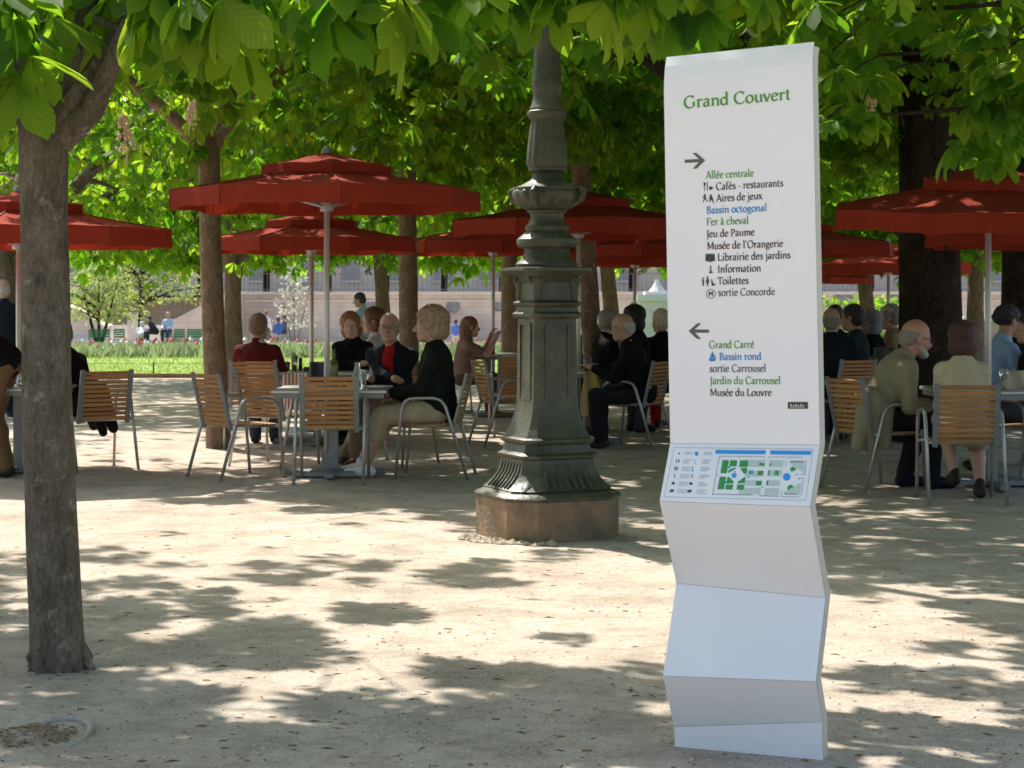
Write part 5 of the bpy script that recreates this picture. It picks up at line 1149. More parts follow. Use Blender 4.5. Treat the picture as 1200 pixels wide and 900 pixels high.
    headp = [('rc', v(neck - (neck - P0).normalized() * .03), HT((0, -.02, -.07)), .058 if not female else .050, .054), ('el', HT((0, -.012, .035)), (.078, .098, .093), HM), ('el', HT((0, .028, -.035)), (.060, .062, .082), HM),
             ('rc', HT((-.03, .045, -.085)), HT((.03, .045, -.085)), .028, .028), ('el', HT((0, .07, -.098)), (.022, .02, .018), HM),
             ('rc', HT((-.042, .070, .022)), HT((.042, .070, .022)), .014, .014), ('-el', HT((-.031, .099, .006)), (.019, .014, .011), HM), ('-el', HT((.031, .099, .006)), (.019, .014, .011), HM),
             ('el', HT((-.043, .058, -.035)), (.024, .026, .024), HM), ('el', HT((.043, .058, -.035)), (.024, .026, .024), HM),
             ('rc', HT((0, .088, .008)), HT((0, .112, -.030)), .009, .0145, .008), ('rc', HT((-.013, .098, -.036)), HT((.013, .098, -.036)), .009, .009, .006),
             ('rc', HT((-.020, .086, -.066)), HT((.020, .086, -.066)), .008, .008, .006), ('rc', HT((-.016, .084, -.078)), HT((.016, .084, -.078)), .0085, .0085, .006),
             ('el', HT((-.080, -.008, -.008)), (.012, .020, .033), HM, .006), ('el', HT((.080, -.008, -.008)), (.012, .020, .033), HM, .006)]
    headp = [(p[0], p[1], tuple(x * 1.07 for x in p[2])) + p[3:] if p[0].endswith('el') else (p[0], p[1], p[2], p[3] * 1.05, p[4] * 1.05) + p[5:] for p in headp]
    obj('body', sdf_mesh('body', torso + arms + handsP + legp + calf + headp, vox), skinm(skin), rt)
    def grow(ps, g_, gb=None):
        o = []
        for p in ps:
            if p[0] == 'rc': o.append(('rc', p[1], p[2], p[3] + g_, p[4] + (g_ if gb is None else gb)))
            else: o.append(('el', p[1], tuple(x + g_ for x in p[2]), p[3]))
        return o
    gv = max(vox, .011)
    kind, tc_ = top[0], top[1]
    up = T((0, 0, .495)); nrm = Rm @ Vector((0, -.25, 1)); wri = [arms[1], arms[3]]
    def short(p, f): a, b = Vector(p[1]), Vector(p[2]); return ('rc', p[1], v(a.lerp(b, f)), p[3], p[4] + (p[3] - p[4]) * (1 - f))
    if inner:
        obj('shirt', sdf_mesh('shirt', grow(torso, .010) + [('-pl', v(up), v(-nrm.normalized()))][:0], gv, .02, .002, 26), cloth(inner), rt)
    if kind == 'sleeveless': ps = grow(torso[:5], .012)
    elif kind == 'tshirt': ps = grow(torso, .014) + [('rc', *short(arms[0], .6)[1:3], .068, .062), ('rc', *short(arms[2], .6)[1:3], .068, .062)]
    else:
        g_ = .020 if kind in ('jacket', 'coat') else .013
        ps = grow(torso, g_) + ([('el', v(T((0, 0, .0))), (.185, .15, .12), tr)] if kind == 'jacket' else []) + OPEN(T, tr, inner) + grow([arms[0], short(arms[1], .93), arms[2], short(arms[3], .93)], g_ * .75 + .004, g_ * .55 + .004)
    if kind == 'coat': ps += [('rc', v(T((.11, -.04, .06))), (.19, -.06, hipz - .25), .10, .035), ('rc', v(T((.11, -.10, .08))), (.18, -.17, hipz - .21), .10, .04), ('rc', v(T((.12, .02, .05))), (.20, .04, hipz - .20), .09, .035), ('rc', v(T((-.11, -.05, .05))), (-.17, -.08, hipz - .10), .10, .04)]
    ps += [('-el', HT((0, .01, -.04)), (.08, .09, .09), HM)] if kind != 'sleeveless' else []
    obj('jacket' if kind in ('jacket', 'coat') else 'shirt', sdf_mesh('top', ps, gv, .03, .0035, 24), cloth(tc_), rt)
    if collar: obj('collar', sdf_mesh('collar', [('rc', v(neck + Rm @ Vector((-.03, -.01, -.005))), v(neck + Rm @ Vector((.03, -.01, -.005))), .058, .058), ('rc', v(neck + Rm @ Vector((-.035, .045, -.03))), v(neck + Rm @ Vector((.035, .045, -.03))), .028, .028)], gv, .02), cloth(collar), rt)
    lc = cloth(legs[1])
    if legs[0] == 'trousers': lp = grow(legp, .012) + grow(calf[::2], .018) + [('rc', calf[1][1], calf[1][2], .074, .062), ('rc', calf[3][1], calf[3][2], .074, .062)]
    elif legs[0] == 'capri': lp = grow(legp, .014, .02) + [('rc', calf[0][1], calf[0][2], .078, .082), ('rc', calf[2][1], calf[2][2], .078, .082)]
    else: lp = grow(legp, .018, .022)
    obj('trousers' if legs[0] != 'skirt' else 'skirt', sdf_mesh('legs', lp + [('el', v(P0), (.165, .135, .12), None)], gv, .03, .003, 18), lc, rt)
    for sp in shoe: obj('shoe', sdf_mesh('shoe', sp, gv, .015), cloth(shoes, .5), rt)
    # hair
    hk, hcl = hair; hp = None; wv_, wf_ = .005, 85
    if hk == 'short': hp = [('el', HT((0, -.020, .048)), (.088, .104, .094), HM), ('el', HT((0, -.055, -.005)), (.080, .070, .075), HM), ('-el', HT((0, .105, -.045)), (.12, .085, .105), HM), ('-el', HT((0, .03, -.10)), (.12, .06, .07), HM)]
    elif hk == 'fringe': hp = [('el', HT((0, -.026, .008)), (.083, .096, .062), HM), ('el', HT((0, -.06, -.03)), (.066, .055, .05), HM), ('-el', HT((0, .085, .0)), (.12, .085, .14), HM)]
    elif hk == 'curly': hp = [('el', HT((0, -.030, .05)), (.118, .125, .108), HM), ('el', HT((0, -.065, -.03)), (.100, .085, .085), HM), ('-el', HT((0, .125, -.03)), (.10, .085, .12), HM)]; wv_, wf_ = .012, 105
    elif hk == 'bob': hp = [('el', HT((0, -.022, .040)), (.100, .112, .100), HM), ('el', HT((0, -.045, -.055)), (.105, .080, .085), HM), ('-el', HT((0, .12, -.04)), (.078, .095, .12), HM)]; wv_ = .004
    elif hk == 'long': hp = [('el', HT((0, -.022, .040)), (.094, .110, .098), HM), ('rc', HT((0, -.055, -.02)), HT((0, -.075, -.24)), .095, .060), ('-el', HT((0, .12, -.04)), (.078, .09, .12), HM)]; wv_ = .006
    elif hk == 'bun': hp = [('el', HT((0, -.024, .040)), (.090, .106, .094), HM), ('el', HT((0, -.10, .02)), (.05, .05, .05), HM), ('-el', HT((0, .12, -.05)), (.085, .095, .12), HM)]
    hs_ = lambda L_: [(p[0], p[1], tuple(x * 1.065 for x in p[2])) + p[3:] if p[0].endswith('el') else p for p in L_]
    if hp: hp = hs_(hp)
    if hp: obj('hair', sdf_mesh('hair', hp, min(gv, .011), .018, wv_, wf_), hairm(hcl), rt)
    if beard: obj('beard', sdf_mesh('beard', [('rc', HT((-.058, .020, -.055)), HT((-.03, .062, -.095)), .020, .030), ('rc', HT((.058, .020, -.055)), HT((.03, .062, -.095)), .020, .030), ('rc', HT((-.02, .072, -.100)), HT((.02, .072, -.100)), .032, .032), ('rc', HT((-.024, .092, -.052)), HT((.024, .092, -.052)), .010, .010), ('-el', HT((0, .105, -.070)), (.02, .02, .008), HM)], min(gv, .009), .012, .002, 90), hairm(beard), rt)
    if cap: obj('cap', sdf_mesh('cap', [('el', HT((0, -.012, .062)), (.092, .108, .078), HM), ('el', HT((0, .11, .050)), (.07, .06, .012), HM), ('-pl', HT((0, 0, .035)), v(Hm @ Vector((0, 0, 1))), None)][:2], gv, .015), cloth(cap), rt)
    if Y < 30:
        for sx in (-1, 1):
            g = MB(); g.lathe([(.001, -.0105), (.006, -.009), (.0105, 0), (.006, .009), (.001, .0105)], 8); o = g.build('eye', eye_w, rt, True); o.location = HT((sx * .031, .079, .006))
            g = MB(); g.lathe([(.001, -.006), (.005, -.003), (.0055, 0), (.005, .003), (.001, .006)], 8); o2 = g.build('iris', iris_m, o, True); o2.location = Hm @ Vector((0, .0085, 0))
        g = MB(); g.tube([HT((-.022, .090, -.071)), HT((0, .0975, -.070)), HT((.022, .090, -.071))], [.003, .0055, .003], 6); g.build('lips', lip_m, rt, True)
        if glasses:
            g = MB()
            for sx in (-1, 1):
                g.tube([HT((sx * .034 + .024 * math.cos(a), .108, .004 + .017 * math.sin(a))) for a in np.linspace(0, 2 * math.pi, 13)], .0022, 5, cap=False)
                g.tube([HT((sx * .058, .106, .008)), HT((sx * .082, .04, .008)), HT((sx * .084, -.01, .004))], .0022, 5)
            g.tube([HT((-.011, .109, .008)), HT((.011, .109, .008))], .002, 5); g.build('spectacles', gl_m, rt, True)
    return rt

BK = (.007, .007, .008)
# table with the wine bottle
person(461, 17.15, 160, 'bald man with spectacles in a dark jacket over a red jumper, facing the viewer', hands=((.02, .38, .76), (-.16, .36, .77)), lean=4, head=(12, -4, 3), top=('jacket', (.009, .011, .017)), inner=(.30, .012, .015), legs=('trousers', (.17, .12, .08)), hair=('fringe', (.25, .22, .2)), shoes=(.10, .05, .035), glasses=True, collar=(.6, .5, .48), vox=.009, feet=((.30, .36, .09), (.16, .42, .09)))
person(513, 16.0, 88, 'curly grey-haired woman in a dark jacket and beige capri trousers, profile to the table', s=1.03, hands=((-.05, .36, .66), (.07, .33, .64)), lean=2, head=(6, 2, 0), top=('jacket', (.010, .012, .010)), legs=('capri', (.42, .33, .23)), hair=('curly', (.30, .21, .13)), shoes=(.75, .74, .72), female=True, vox=.009, feet=((-.08, .56, .09), (.10, .62, .09)))
person(414, 20.0, 182, 'laughing red-haired woman in black behind the wine bottle', lean=10, hands=((.15, .38, .78), (-.1, .40, .80)), elbow=(.8, -.1, -.4), head=(-2, 6, 8), top=('jacket', BK), legs=('trousers', BK), hair=('bob', (.26, .10, .04)), skin=(.62, .36, .28), female=True, vox=.010)
person(442, 21.0, 70, 'brown-haired woman in a pale top turned away, beside the laughing woman', s=1.02, head=(25, 4, 0), top=('shirt', (.5, .48, .5)), hair=('bob', (.10, .05, .025)), female=True, vox=.011)
person(300, 19.3, -6, 'man in a maroon jumper with his back to the viewer', s=.98, lean=6, hands=((-.2, .38, .76), (.2, .4, .76)), head=(-8, 4, 0), top=('jumper', (.10, .012, .016)), hair=('short', (.17, .11, .07)), collar=(.5, .48, .46), vox=.010)
person(541, 23.9, -78, 'long-haired woman in a taupe top lifting both hands before her mouth', s=.93, lean=8, hands=((-.08, .40, 1.06), (.06, .44, 1.04)), elbow=(.3, .2, -1), head=(0, 2, 0), top=('tshirt', (.22, .13, .10)), legs=('trousers', (.10, .05, .035)), hair=('long', (.17, .07, .035)), skin=(.6, .33, .24), shoes=(.30, .14, .08), female=True, vox=.011)
# beside the lamp post
person(752, 19.0, 80, 'bald bespectacled man in a black suit bending over the table by the lamp post', s=1.0, lean=14, hands=((-.1, .46, .78), (.12, .44, .78)), head=(0, 8, 0), top=('jacket', BK), legs=('trousers', (.014, .014, .02)), hair=('fringe', (.42, .36, .32)), glasses=True, collar=(.7, .7, .7), vox=.010)
person(706, 21.2, -70, 'white-bearded man whose face shows past the bald man in black', s=1.0, lean=4, head=(0, 0, 0), top=('jacket', BK), hair=('short', (.25, .22, .2)), beard=(.6, .57, .52), vox=.012)
person(746, 20.6, 70, 'black-haired diner just behind the bald man in the black suit', s=1.04, top=('jacket', BK), hair=('bob', (.008, .007, .007)), vox=.014, female=True)
person(776, 21.6, 20, 'white-haired diner in black with a red garment, cut by the signboard edge', top=('jacket', BK), legs=('trousers', (.3, .02, .02)), hair=('short', (.6, .5, .4)), vox=.014)
person(670, 22.0, 200, 'brown-haired diner in a green top half hidden by the lamp post', s=1.02, top=('shirt', (.06, .16, .03)), hair=('bob', (.10, .04, .02)), vox=.014, female=True)
# row of diners past the signboard
person(974, 19.8, -12, 'bald man in a dark navy suit at the signboard edge', s=1.02, top=('jacket', (.012, .015, .022)), hair=('fringe', (.2, .17, .15)), vox=.012)
person(979, 22.4, 160, 'dark-haired diner peeking over the bald man at the signboard edge', s=1.03, top=('jacket', (.02, .02, .03)), hair=('short', (.05, .03, .02)), vox=.015)
person(1003, 20.6, 62, 'man with spectacles in a slate blue jacket among the seated row', s=1.04, top=('jacket', (.03, .045, .06)), hair=('short', (.04, .03, .025)), glasses=True, vox=.012)
person(1024, 20.9, 66, 'grey-haired woman in black among the seated row', s=1.0, top=('jacket', BK), hair=('bob', (.2, .2, .21)), vox=.012, female=True)
person(1047, 21.4, 72, 'diner in a tan jacket and pale cap before the thick trunk', s=1.04, top=('jacket', (.30, .17, .10)), cap=(.5, .42, .32), hair=('short', (.2, .18, .16)), vox=.012)
# table by the silver pole
person(1020, 14.95, -80, 'bearded balding man in a loose beige jacket leaning forward on a chair', s=1.05, lean=32, hands=((-.16, .44, .62), (.10, .46, .60)), head=(0, 12, 0), top=('coat', (.25, .21, .145)), inner=(.02, .02, .022), legs=('trousers', (.012, .012, .016)), hair=('fringe', (.22, .19, .16)), beard=(.34, .30, .26), glasses=True, skin=(.50, .25, .17), shoes=(.012, .014, .025), vox=.009, feet=((-.10, .30, .09), (.08, .44, .09)))
person(1128, 14.2, -6, 'brown-haired woman in a cream jacket with her back to the viewer', s=.97, lean=3, hands=((-.10, .38, .70), (.10, .38, .70)), elbow=(.1, -.3, -1), head=(6, 0, 0), top=('jacket', (.46, .38, .27)), legs=('skirt', (.35, .28, .2)), hair=('bob', (.055, .018, .012)), shoes=(.03, .025, .02), female=True, vox=.009, feet=((-.02, .34, .16), (.14, .10, .09)), kneehint=((-.1, 1, .5), (.1, 1, .5)))
person(1166, 17.0, -72, 'dark-haired woman in a light blue shirt in profile beside the silver pole', s=1.06, lean=8, head=(0, 6, 0), hands=((-.15, .36, .72), (.15, .40, .72)), top=('shirt', (.26, .38, .60)), legs=('trousers', BK), hair=('bun', (.018, .013, .012)), female=True, vox=.010)
person(1212, 16.6, 84, 'dark-clothed diner mostly outside the frame, facing the cream handbag', top=('jacket', BK), hair=('short', (.03, .02, .02)), vox=.014)
# far left
person(4, 24.0, 30, 'white-haired man standing in a dark suit at the frame edge', s=.98, stand=True, top=('jacket', (.012, .016, .028)), legs=('trousers', (.014, .016, .026)), hair=('fringe', (.35, .32, .30)), collar=(.7, .7, .7), vox=.012)
person(6, 16.0, 88, 'person in brown trousers and black sleeve leaning over the table at the frame edge', stand=True, lean=46, hands=((-.25, .1, .78), (.22, -.14, .84)), top=('jacket', BK), legs=('trousers', (.17, .095, .05)), hair=('short', (.1, .08, .06)), vox=.012)
person(100, 16.95, 70, 'hunched diner in a long black coat behind the slim bark trunk', s=1.0, lean=26, top=('coat', BK), legs=('trousers', BK), hair=('short', (.05, .04, .03)), vox=.012)
# strollers and people on the lawn
person(425, 33, 70, 'dark-haired man in a light blue shirt walking past behind the diners', s=.90, stand=True, head=(10, 10, 0), top=('tshirt', (.30, .40, .50)), legs=('trousers', (.2, .2, .22)), hair=('short', (.03, .02, .02)), vox=.014)
person(312, 88, -30, 'man in a white shirt and grey trousers strolling by the flower bed', stand=True, gz=tz(88), top=('shirt', (.75, .74, .74)), legs=('trousers', (.12, .12, .14)), hair=('short', (.2, .1, .05)), vox=.03)
person(301, 87, 160, 'companion in dark red next to the man in the white shirt', stand=True, gz=tz(87), s=.93, top=('shirt', (.14, .03, .035)), legs=('trousers', (.5, .42, .38)), hair=('short', (.03, .02, .02)), vox=.03)
person(326, 92, 40, 'seated figure in blue near the terrace wall, beside the strolling pair', gz=tz(92) + .1, top=('shirt', (.06, .12, .3)), legs=('trousers', (.35, .3, .3)), hair=('short', (.04, .03, .03)), vox=.03)
person(333, 93, 120, 'seated dark-haired figure near the blue one by the terrace wall', gz=tz(93) + .2, top=('shirt', (.08, .09, .13)), legs=('trousers', (.04, .05, .09)), hair=('short', (.02, .02, .02)), vox=.03)
person(183, 84, 120, 'dark-clothed figure bending on a green lawn chair', gz=tz(84) + .25, lean=35, top=('shirt', (.03, .03, .04)), legs=('trousers', (.04, .04, .05)), hair=('short', (.03, .02, .02)), vox=.03)
person(197, 84, 170, 'pink-hatted figure in pale blue on a green lawn chair', gz=tz(84) + .3, top=('shirt', (.42, .48, .6)), legs=('trousers', (.05, .05, .09)), hair=('short', (.4, .2, .16)), vox=.03)
person(166, 84, 10, 'white-clad figure stooping next to the green lawn chairs', gz=tz(84) + .1, lean=50, top=('shirt', (.7, .68, .64)), legs=('trousers', (.6, .58, .55)), hair=('short', (.5, .45, .4)), vox=.03)
person(244, 70, 90, 'person in dark red standing at the flower bed behind the straight trunk', stand=True, gz=tz(70), top=('shirt', (.14, .03, .03)), legs=('trousers', (.1, .04, .04)), hair=('short', (.05, .03, .02)), vox=.03)
person(534, 100, 0, 'tiny figure in blue sitting at the foot of the terrace wall', gz=tz(100), top=('shirt', (.1, .16, .45)), legs=('trousers', (.5, .45, .4)), hair=('short', (.03, .02, .02)), vox=.03)
# ---------------------------------------------------------------- terrace wall, stairs, railings, far trees
def YP(px, py, Y): p = P(px, py, Y); return p.x, p.z
wz0 = -1.1; M['rail'] = mat('weathered_iron', (.16, .15, .15), .7)
M['ashlar'] = mat('ashlar', (.40, .36, .33), .9, var=(.50, .455, .41), scale=.9, bump=.3, bscale=4)
t = M['ashlar'].node_tree; bk = t.nodes.new('ShaderNodeTexBrick'); bk.inputs['Scale'].default_value = 1; bk.inputs['Brick Width'].default_value = 1.1; bk.inputs['Row Height'].default_value = .42
bk.inputs['Mortar Size'].default_value = .012; bk.inputs['Color1'].default_value = (.70, .57, .46, 1); bk.inputs['Color2'].default_value = (.78, .65, .53, 1); bk.inputs['Mortar'].default_value = (.52, .43, .36, 1)
tcx = t.nodes.new('ShaderNodeTexCoord'); sp_ = t.nodes.new('ShaderNodeSeparateXYZ'); cb_ = t.nodes.new('ShaderNodeCombineXYZ')
t.links.new(tcx.outputs['Object'], sp_.inputs[0]); t.links.new(sp_.outputs[0], cb_.inputs[0]); t.links.new(sp_.outputs[2], cb_.inputs[1]); t.links.new(cb_.outputs[0], bk.inputs[0])
nz = t.nodes.new('ShaderNodeTexNoise'); nz.inputs['Scale'].default_value = .35; nz.inputs['Detail'].default_value = 6; t.links.new(tcx.outputs['Object'], nz.inputs[0])
mx = t.nodes.new('ShaderNodeMix'); mx.data_type = 'RGBA'; mx.blend_type = 'MULTIPLY'; mx.inputs['Factor'].default_value = 1
rp = t.nodes.new('ShaderNodeValToRGB'); rp.color_ramp.elements[0].color = (.72, .71, .72, 1); rp.color_ramp.elements[0].position = .35; rp.color_ramp.elements[1].color = (1.05, 1.03, 1, 1); rp.color_ramp.elements[1].position = .6
t.links.new(nz.outputs[0], rp.inputs[0]); t.links.new(bk.outputs[0], mx.inputs['A']); t.links.new(rp.outputs[0], mx.inputs['B']); t.links.new(mx.outputs['Result'], t.nodes['Principled BSDF'].inputs['Base Color'])
xL = XW(275, WY)
wl = empty('terrace_wall', (0, WY, wz0), 0, 'long pale stone terrace wall with round medallions behind the lawn', 'wall')
zt = WT - wz0
g = MB(); g.box(((xL + 90) / 2, .4, zt / 2), (90 - xL, .8, zt)); g.build('wall_body', M['ashlar'], wl)
g = MB(); g.box(((xL + 90) / 2, .32, zt + .07), (90 - xL + .3, 1.1, .16)); g.build('coping', M['stone'], wl)
g = MB(); g.box(((xL + 90) / 2, -.04, zt - .35), (90 - xL + .1, .12, .12)); g.build('string_course', M['stone'], wl)
for px, py, r in ((433, 357, 7), (531, 359, 8), (584, 358, 7), (748, 356, 8), (989, 353, 13), (1052, 354, 12), (637, 358, 7), (690, 358, 7)):
    x, z = YP(px, py, WY); rr_ = r / (F / WY)
    g = MB(); g.lathe([(rr_, 0), (rr_, .06), (rr_ * .86, .1), (rr_ * .8, .04), (rr_ * .5, .08), (rr_ * .15, .12)], 20)
    o = g.build('medallion', mat('medallion_stone', (.19, .19, .19), .9, var=(.34, .33, .32), scale=4), wl); o.location = (x, -.01, z - wz0); o.rotation_euler = (R(90), 0, 0)
# balustrade on the wall
rl = empty('terrace_railing', (0, WY + .3, WT), 0, 'dark iron railing along the top of the terrace wall', 'railing')
def railing(par, p0, p1, hgt, n, r=.02):
    g = MB(); p0, p1 = Vector(p0), Vector(p1)
    g.tube([p0 + Vector((0, 0, hgt)), p1 + Vector((0, 0, hgt))], r * 1.6, 4); g.tube([p0 + Vector((0, 0, .12)), p1 + Vector((0, 0, .12))], r * 1.2, 4)
    g.build('handrail', M['rail'], par)
    b = MB(); b.tube([(0, 0, 0), (0, 0, hgt)], r, 4); bm_ = b.me('baluster'); bm_.materials.append(M['rail'])
    for i in range(n):
        o = obj('baluster', bm_, None, par); o.location = p0.lerp(p1, i / (n - 1))
railing(rl, (xL, 0, .15), (45, 0, .15), 1.0, 240, .018)
# flights of stairs and sloping flank walls, left
st = empty('garden_stairs', (XW(130, WY - 4), WY - 4, wz0), 0, 'wide stone stairs with sloping flank walls leading up to the terrace', 'stairs')
sx0 = st.location.x
def poly_wall(name, pts, Y0, Y1, m, par, org):
    vs = []; n = len(pts)
    for Yq in (Y0, Y1):
        for px, py in pts: x, z = YP(px, py, Y0); vs.append((x - org[0], Yq - org[1], z - org[2]))
    fs = [tuple(range(n))[::-1], tuple(range(n, 2 * n))] + [(i, (i + 1) % n, n + (i + 1) % n, n + i) for i in range(n)]
    return obj(name, mesh(name, vs, fs), m, par)
org = st.location
poly_wall('flank_wall', [(192, 402), (192, 380), (247, 352), (262, 345), (277, 345), (277, 402)], WY - 3, WY + 1, M['ashlar'], st, org)
poly_wall('flank_wall', [(60, 402), (60, 352), (85, 362), (97, 366), (122, 382), (122, 402)], WY - 3, WY - .5, M['ashlar'], st, org)
poly_wall('back_wall', [(20, 402), (20, 330), (110, 330), (150, 348), (200, 352), (277, 346), (277, 402)], WY + 4, WY + 5, M['ashlar'], st, org)
for i in range(8):
    x0, z0 = YP(60 + i, 398 - i * 2.3, WY - 3.6); x1, _ = YP(200, 398, WY - 3.6)
    g = MB(); hgt = .1; g.box(((x0 + x1) / 2 - org[0], .2 + i * .38, z0 - org[2] - .3), (x1 - x0, .42, .6)); g.build('step', M['stone'], st)
x, z = YP(160, 369, WY - 4); g = MB(); g.box((x - org[0], -.2, (z - org[2]) / 2), (.75, .75, z - org[2])); g.box((x - org[0], -.2, z - org[2] + .05), (.92, .92, .12)); g.build('pier', M['stone'], st)
lr = empty('stair_railing', (XW(187, WY - 3), WY - 3, 0), 0, 'thin dark railing climbing beside the stone stairs', 'railing')
x0, z0 = YP(187, 379, WY - 3); x1, z1 = YP(276, 342, WY - 3); railing(lr, (0, .2, z0), (x1 - x0, .2, z1), .95, 22, .02)
# small pavilion-like pedestal right
pd = empty('stone_pedestal', (XW(770, 70), 70, tz(70)), 0, 'pale stone pedestal with stepped white cap beside the signboard', 'pedestal')
def pdz(py): return H - (py - HY) / F * 70 - tz(70)
sc_ = 70 / F
g = MB(); g.box((0, 0, pdz(352) / 2), (44 * sc_, 44 * sc_, pdz(352))); g.build('shaft', M['stone'], pd)
g = MB(); g.box((0, 0, pdz(349)), (50 * sc_, 50 * sc_, 7 * sc_)); g.box((0, 0, pdz(343.5)), (30 * sc_, 30 * sc_, 4 * sc_)); g.lathe([(10 * sc_, 0), (6 * sc_, 5 * sc_), (3 * sc_, 10 * sc_), (2.5 * sc_, 14 * sc_)], 12, (0, 0, pdz(341.5))); g.build('cap', mat('white_stone', (.62, .6, .56), .8), pd)
g = MB(); g.lathe([(9 * sc_, 0), (9 * sc_, .06), (6 * sc_, .1)], 16); o = g.build('medallion', M['stone'], pd); o.location = (-14 * sc_, -22 * sc_, pdz(372)); o.rotation_euler = (R(90), 0, 0)
# low brick-coloured planter glimpsed far right
pb = empty('stone_basin', (XW(1185, 60), 60, tz(60)), 0, 'pinkish stone basin seen between thick trunks beyond the lawn edge', 'basin')
g = MB(); g.box((0, 0, .55), (2.8, .6, 1.1)); g.build('basin_body', mat('pink_stone', (.42, .27, .22), .9, var=(.5, .34, .28), scale=3), pb)
g = MB(); g.box((0, 0, 1.16), (3.1, .8, .14)); g.build('rim', M['stone'], pb)
# hedge far right
hg = empty('clipped_hedge', (XW(1005, 48), 48, tz(48)), 0, 'dark clipped hedge behind the seated row, below the terrace wall', 'hedge')
m_ = 1600; pos = np.stack([rng.uniform(-2.2, 2.2, m_), rng.uniform(-.5, .5, m_), rng.uniform(0, 1.65, m_)], -1)
me_ = foliage_mesh('hedge_leaves', pos, rots(rng.uniform(0, 6.28, m_), rng.uniform(-.8, .8, m_), rng.normal(0, .6, m_)), rng.uniform(.5, .8, m_), 2, rng.random(m_)); tag(obj('foliage', me_, M['leaf'], hg), kind='stuff')
# rows of trees and a long grey facade on the terrace
def far_tree(px, Y, r, h_, zb, label):
    rt = empty('terrace_tree', (XW(px, Y), Y, WT - .05), 0, label, 'tree', 'trees on the terrace')
    g = MB(); g.tube([(0, 0, 0), (.1, 0, h_ * .5), (0, 0, h_ * .8)], [.22, .18, .05], 7); g.build('trunk', M['bark_dark'], rt)
    m_ = 1500; d = rng.normal(0, 1, (m_, 3)); d /= np.linalg.norm(d, axis=1)[:, None]; q = d * (rng.random(m_) ** .4)[:, None] * np.array([r, r, (h_ - zb) / 2]) + np.array([0, 0, (h_ + zb) / 2])
    q += rng.normal(0, .25, q.shape)
    me_ = foliage_mesh('crown', q, rots(rng.uniform(0, 6.28, m_), rng.uniform(-.6, .5, m_), rng.normal(0, .5, m_)), rng.uniform(1.6, 2.6, m_), 2, rng.random(m_)); tag(obj('crown', me_, M['far_leaf'], rt), kind='stuff')
TL = ['beyond the frame edge on the stairs side', 'seen over the hunched diner in the black coat', 'straight behind the young straight-stemmed tree', 'at the top of the stair railing', 'behind the forked pale trunk', 'over the white-blossoming bush', 'behind the walking man in light blue', 'over the curly-haired woman', 'over the long-haired woman', 'hidden behind the lamp post', 'over the bald man in the black suit', 'over the stone pedestal', 'behind the white signboard', 'over the row of seated diners', 'behind the thickest dark trunk', 'over the woman in the light blue shirt', 'beyond the frame edge past the cream handbag']
M['far_leaf'] = leaf_mat('far_leaf', (.05, .10, .03), (.09, .16, .05), (.2, .36, .06), (.3, .46, .1), .45)
for i, px in enumerate((-40, 60, 150, 235, 312, 385, 452, 520, 588, 660, 740, 830, 930, 1020, 1110, 1200, 1290)):
    far_tree(px, 118 + (i % 3) * 3, 3.6, 9.5, 1.6 + .4 * (i % 2), 'bushy terrace tree above the wall, ' + TL[i])
fb = empty('long_facade', (0, 170, WT - .05), 0, 'pale grey long building facade behind the terrace trees', 'building')
g = MB(); g.box((0, 4, 5.5), (150, 8, 11)); g.build('wall', mat('grey_facade', (.60, .50, .39), .9, var=(.66, .56, .45), scale=.5), fb)
g = MB(); vs_ = [(-75, 0, 11), (75, 0, 11), (75, 8, 11), (-75, 8, 11), (-74, 3, 14.5), (74, 3, 14.5), (74, 5, 14.5), (-74, 5, 14.5)]; g.add(vs_, [(0, 1, 5, 4), (1, 2, 6, 5), (2, 3, 7, 6), (3, 0, 4, 7), (4, 5, 6, 7)]); g.build('roof', mat('slate', (.28, .28, .30), .7), fb)
b = MB(); b.box((0, 0, 0), (1.5, .3, 2.4)); wm = b.me('window'); wm.materials.append(mat('dark_pane', (.30, .29, .28), .4)); b = MB(); b.box((0, 0, 0), (1.8, .34, .18)); sm_ = b.me('sill'); sm_.materials.append(M['stone'])
for r_ in range(2):
    for c_ in range(36):
        o = obj('window', wm, None, fb); o.location = (-70 + c_ * 4, -.02, 2.6 + r_ * 4.4); o2 = obj('sill', sm_, None, o); o2.location = (0, -.1, -1.3)
# ---------------------------------------------------------------- green garden chairs
def green_chair(px, Y, rz, label):
    rt = empty('garden_chair', (XW(px, Y), Y, tz(Y)), R(rz), label, 'chair', 'green metal garden chairs on the lawn')
    if not GC:
        g = MB()
        for z in (.56, .66, .76, .86): g.box((0, -.24, z), (.46, .02, .075))
        GC.append(('backrest', g.me('backrest'))); g = MB(); g.box((0, 0, .44), (.46, .44, .03)); GC.append(('seat', g.me('seat')))
        for x in (-.22, .22):
            for y in (-.22, .22):
                g = MB(); g.tube([(x, y * 1.2, 0), (x, y, .44)] + ([(x, -.25, .9)] if y < 0 else []), .016, 5); GC.append(('leg', g.me('leg')))
        for _, m_ in GC: m_.materials.append(M['green_paint'])
    for nme, m_ in GC: obj(nme, m_, None, rt)
GC = []
for px, rz in ((111, 4), (125, -8), (140, 10), (196, 0), (212, -5), (226, 8), (235, -3), (262, 3)):
    green_chair(px, 86, rz, 'green metal lawn chair, ' + {111: 'first of the three before the low many-stemmed tree', 125: 'middle of the three before the low many-stemmed tree', 140: 'last of the three before the low many-stemmed tree', 196: 'under the figure in pale blue', 212: 'just past the figure in pale blue', 226: 'first of the close pair before the stair wall', 235: 'second of the close pair before the stair wall', 262: 'hidden behind the straight pale trunk'}[px])
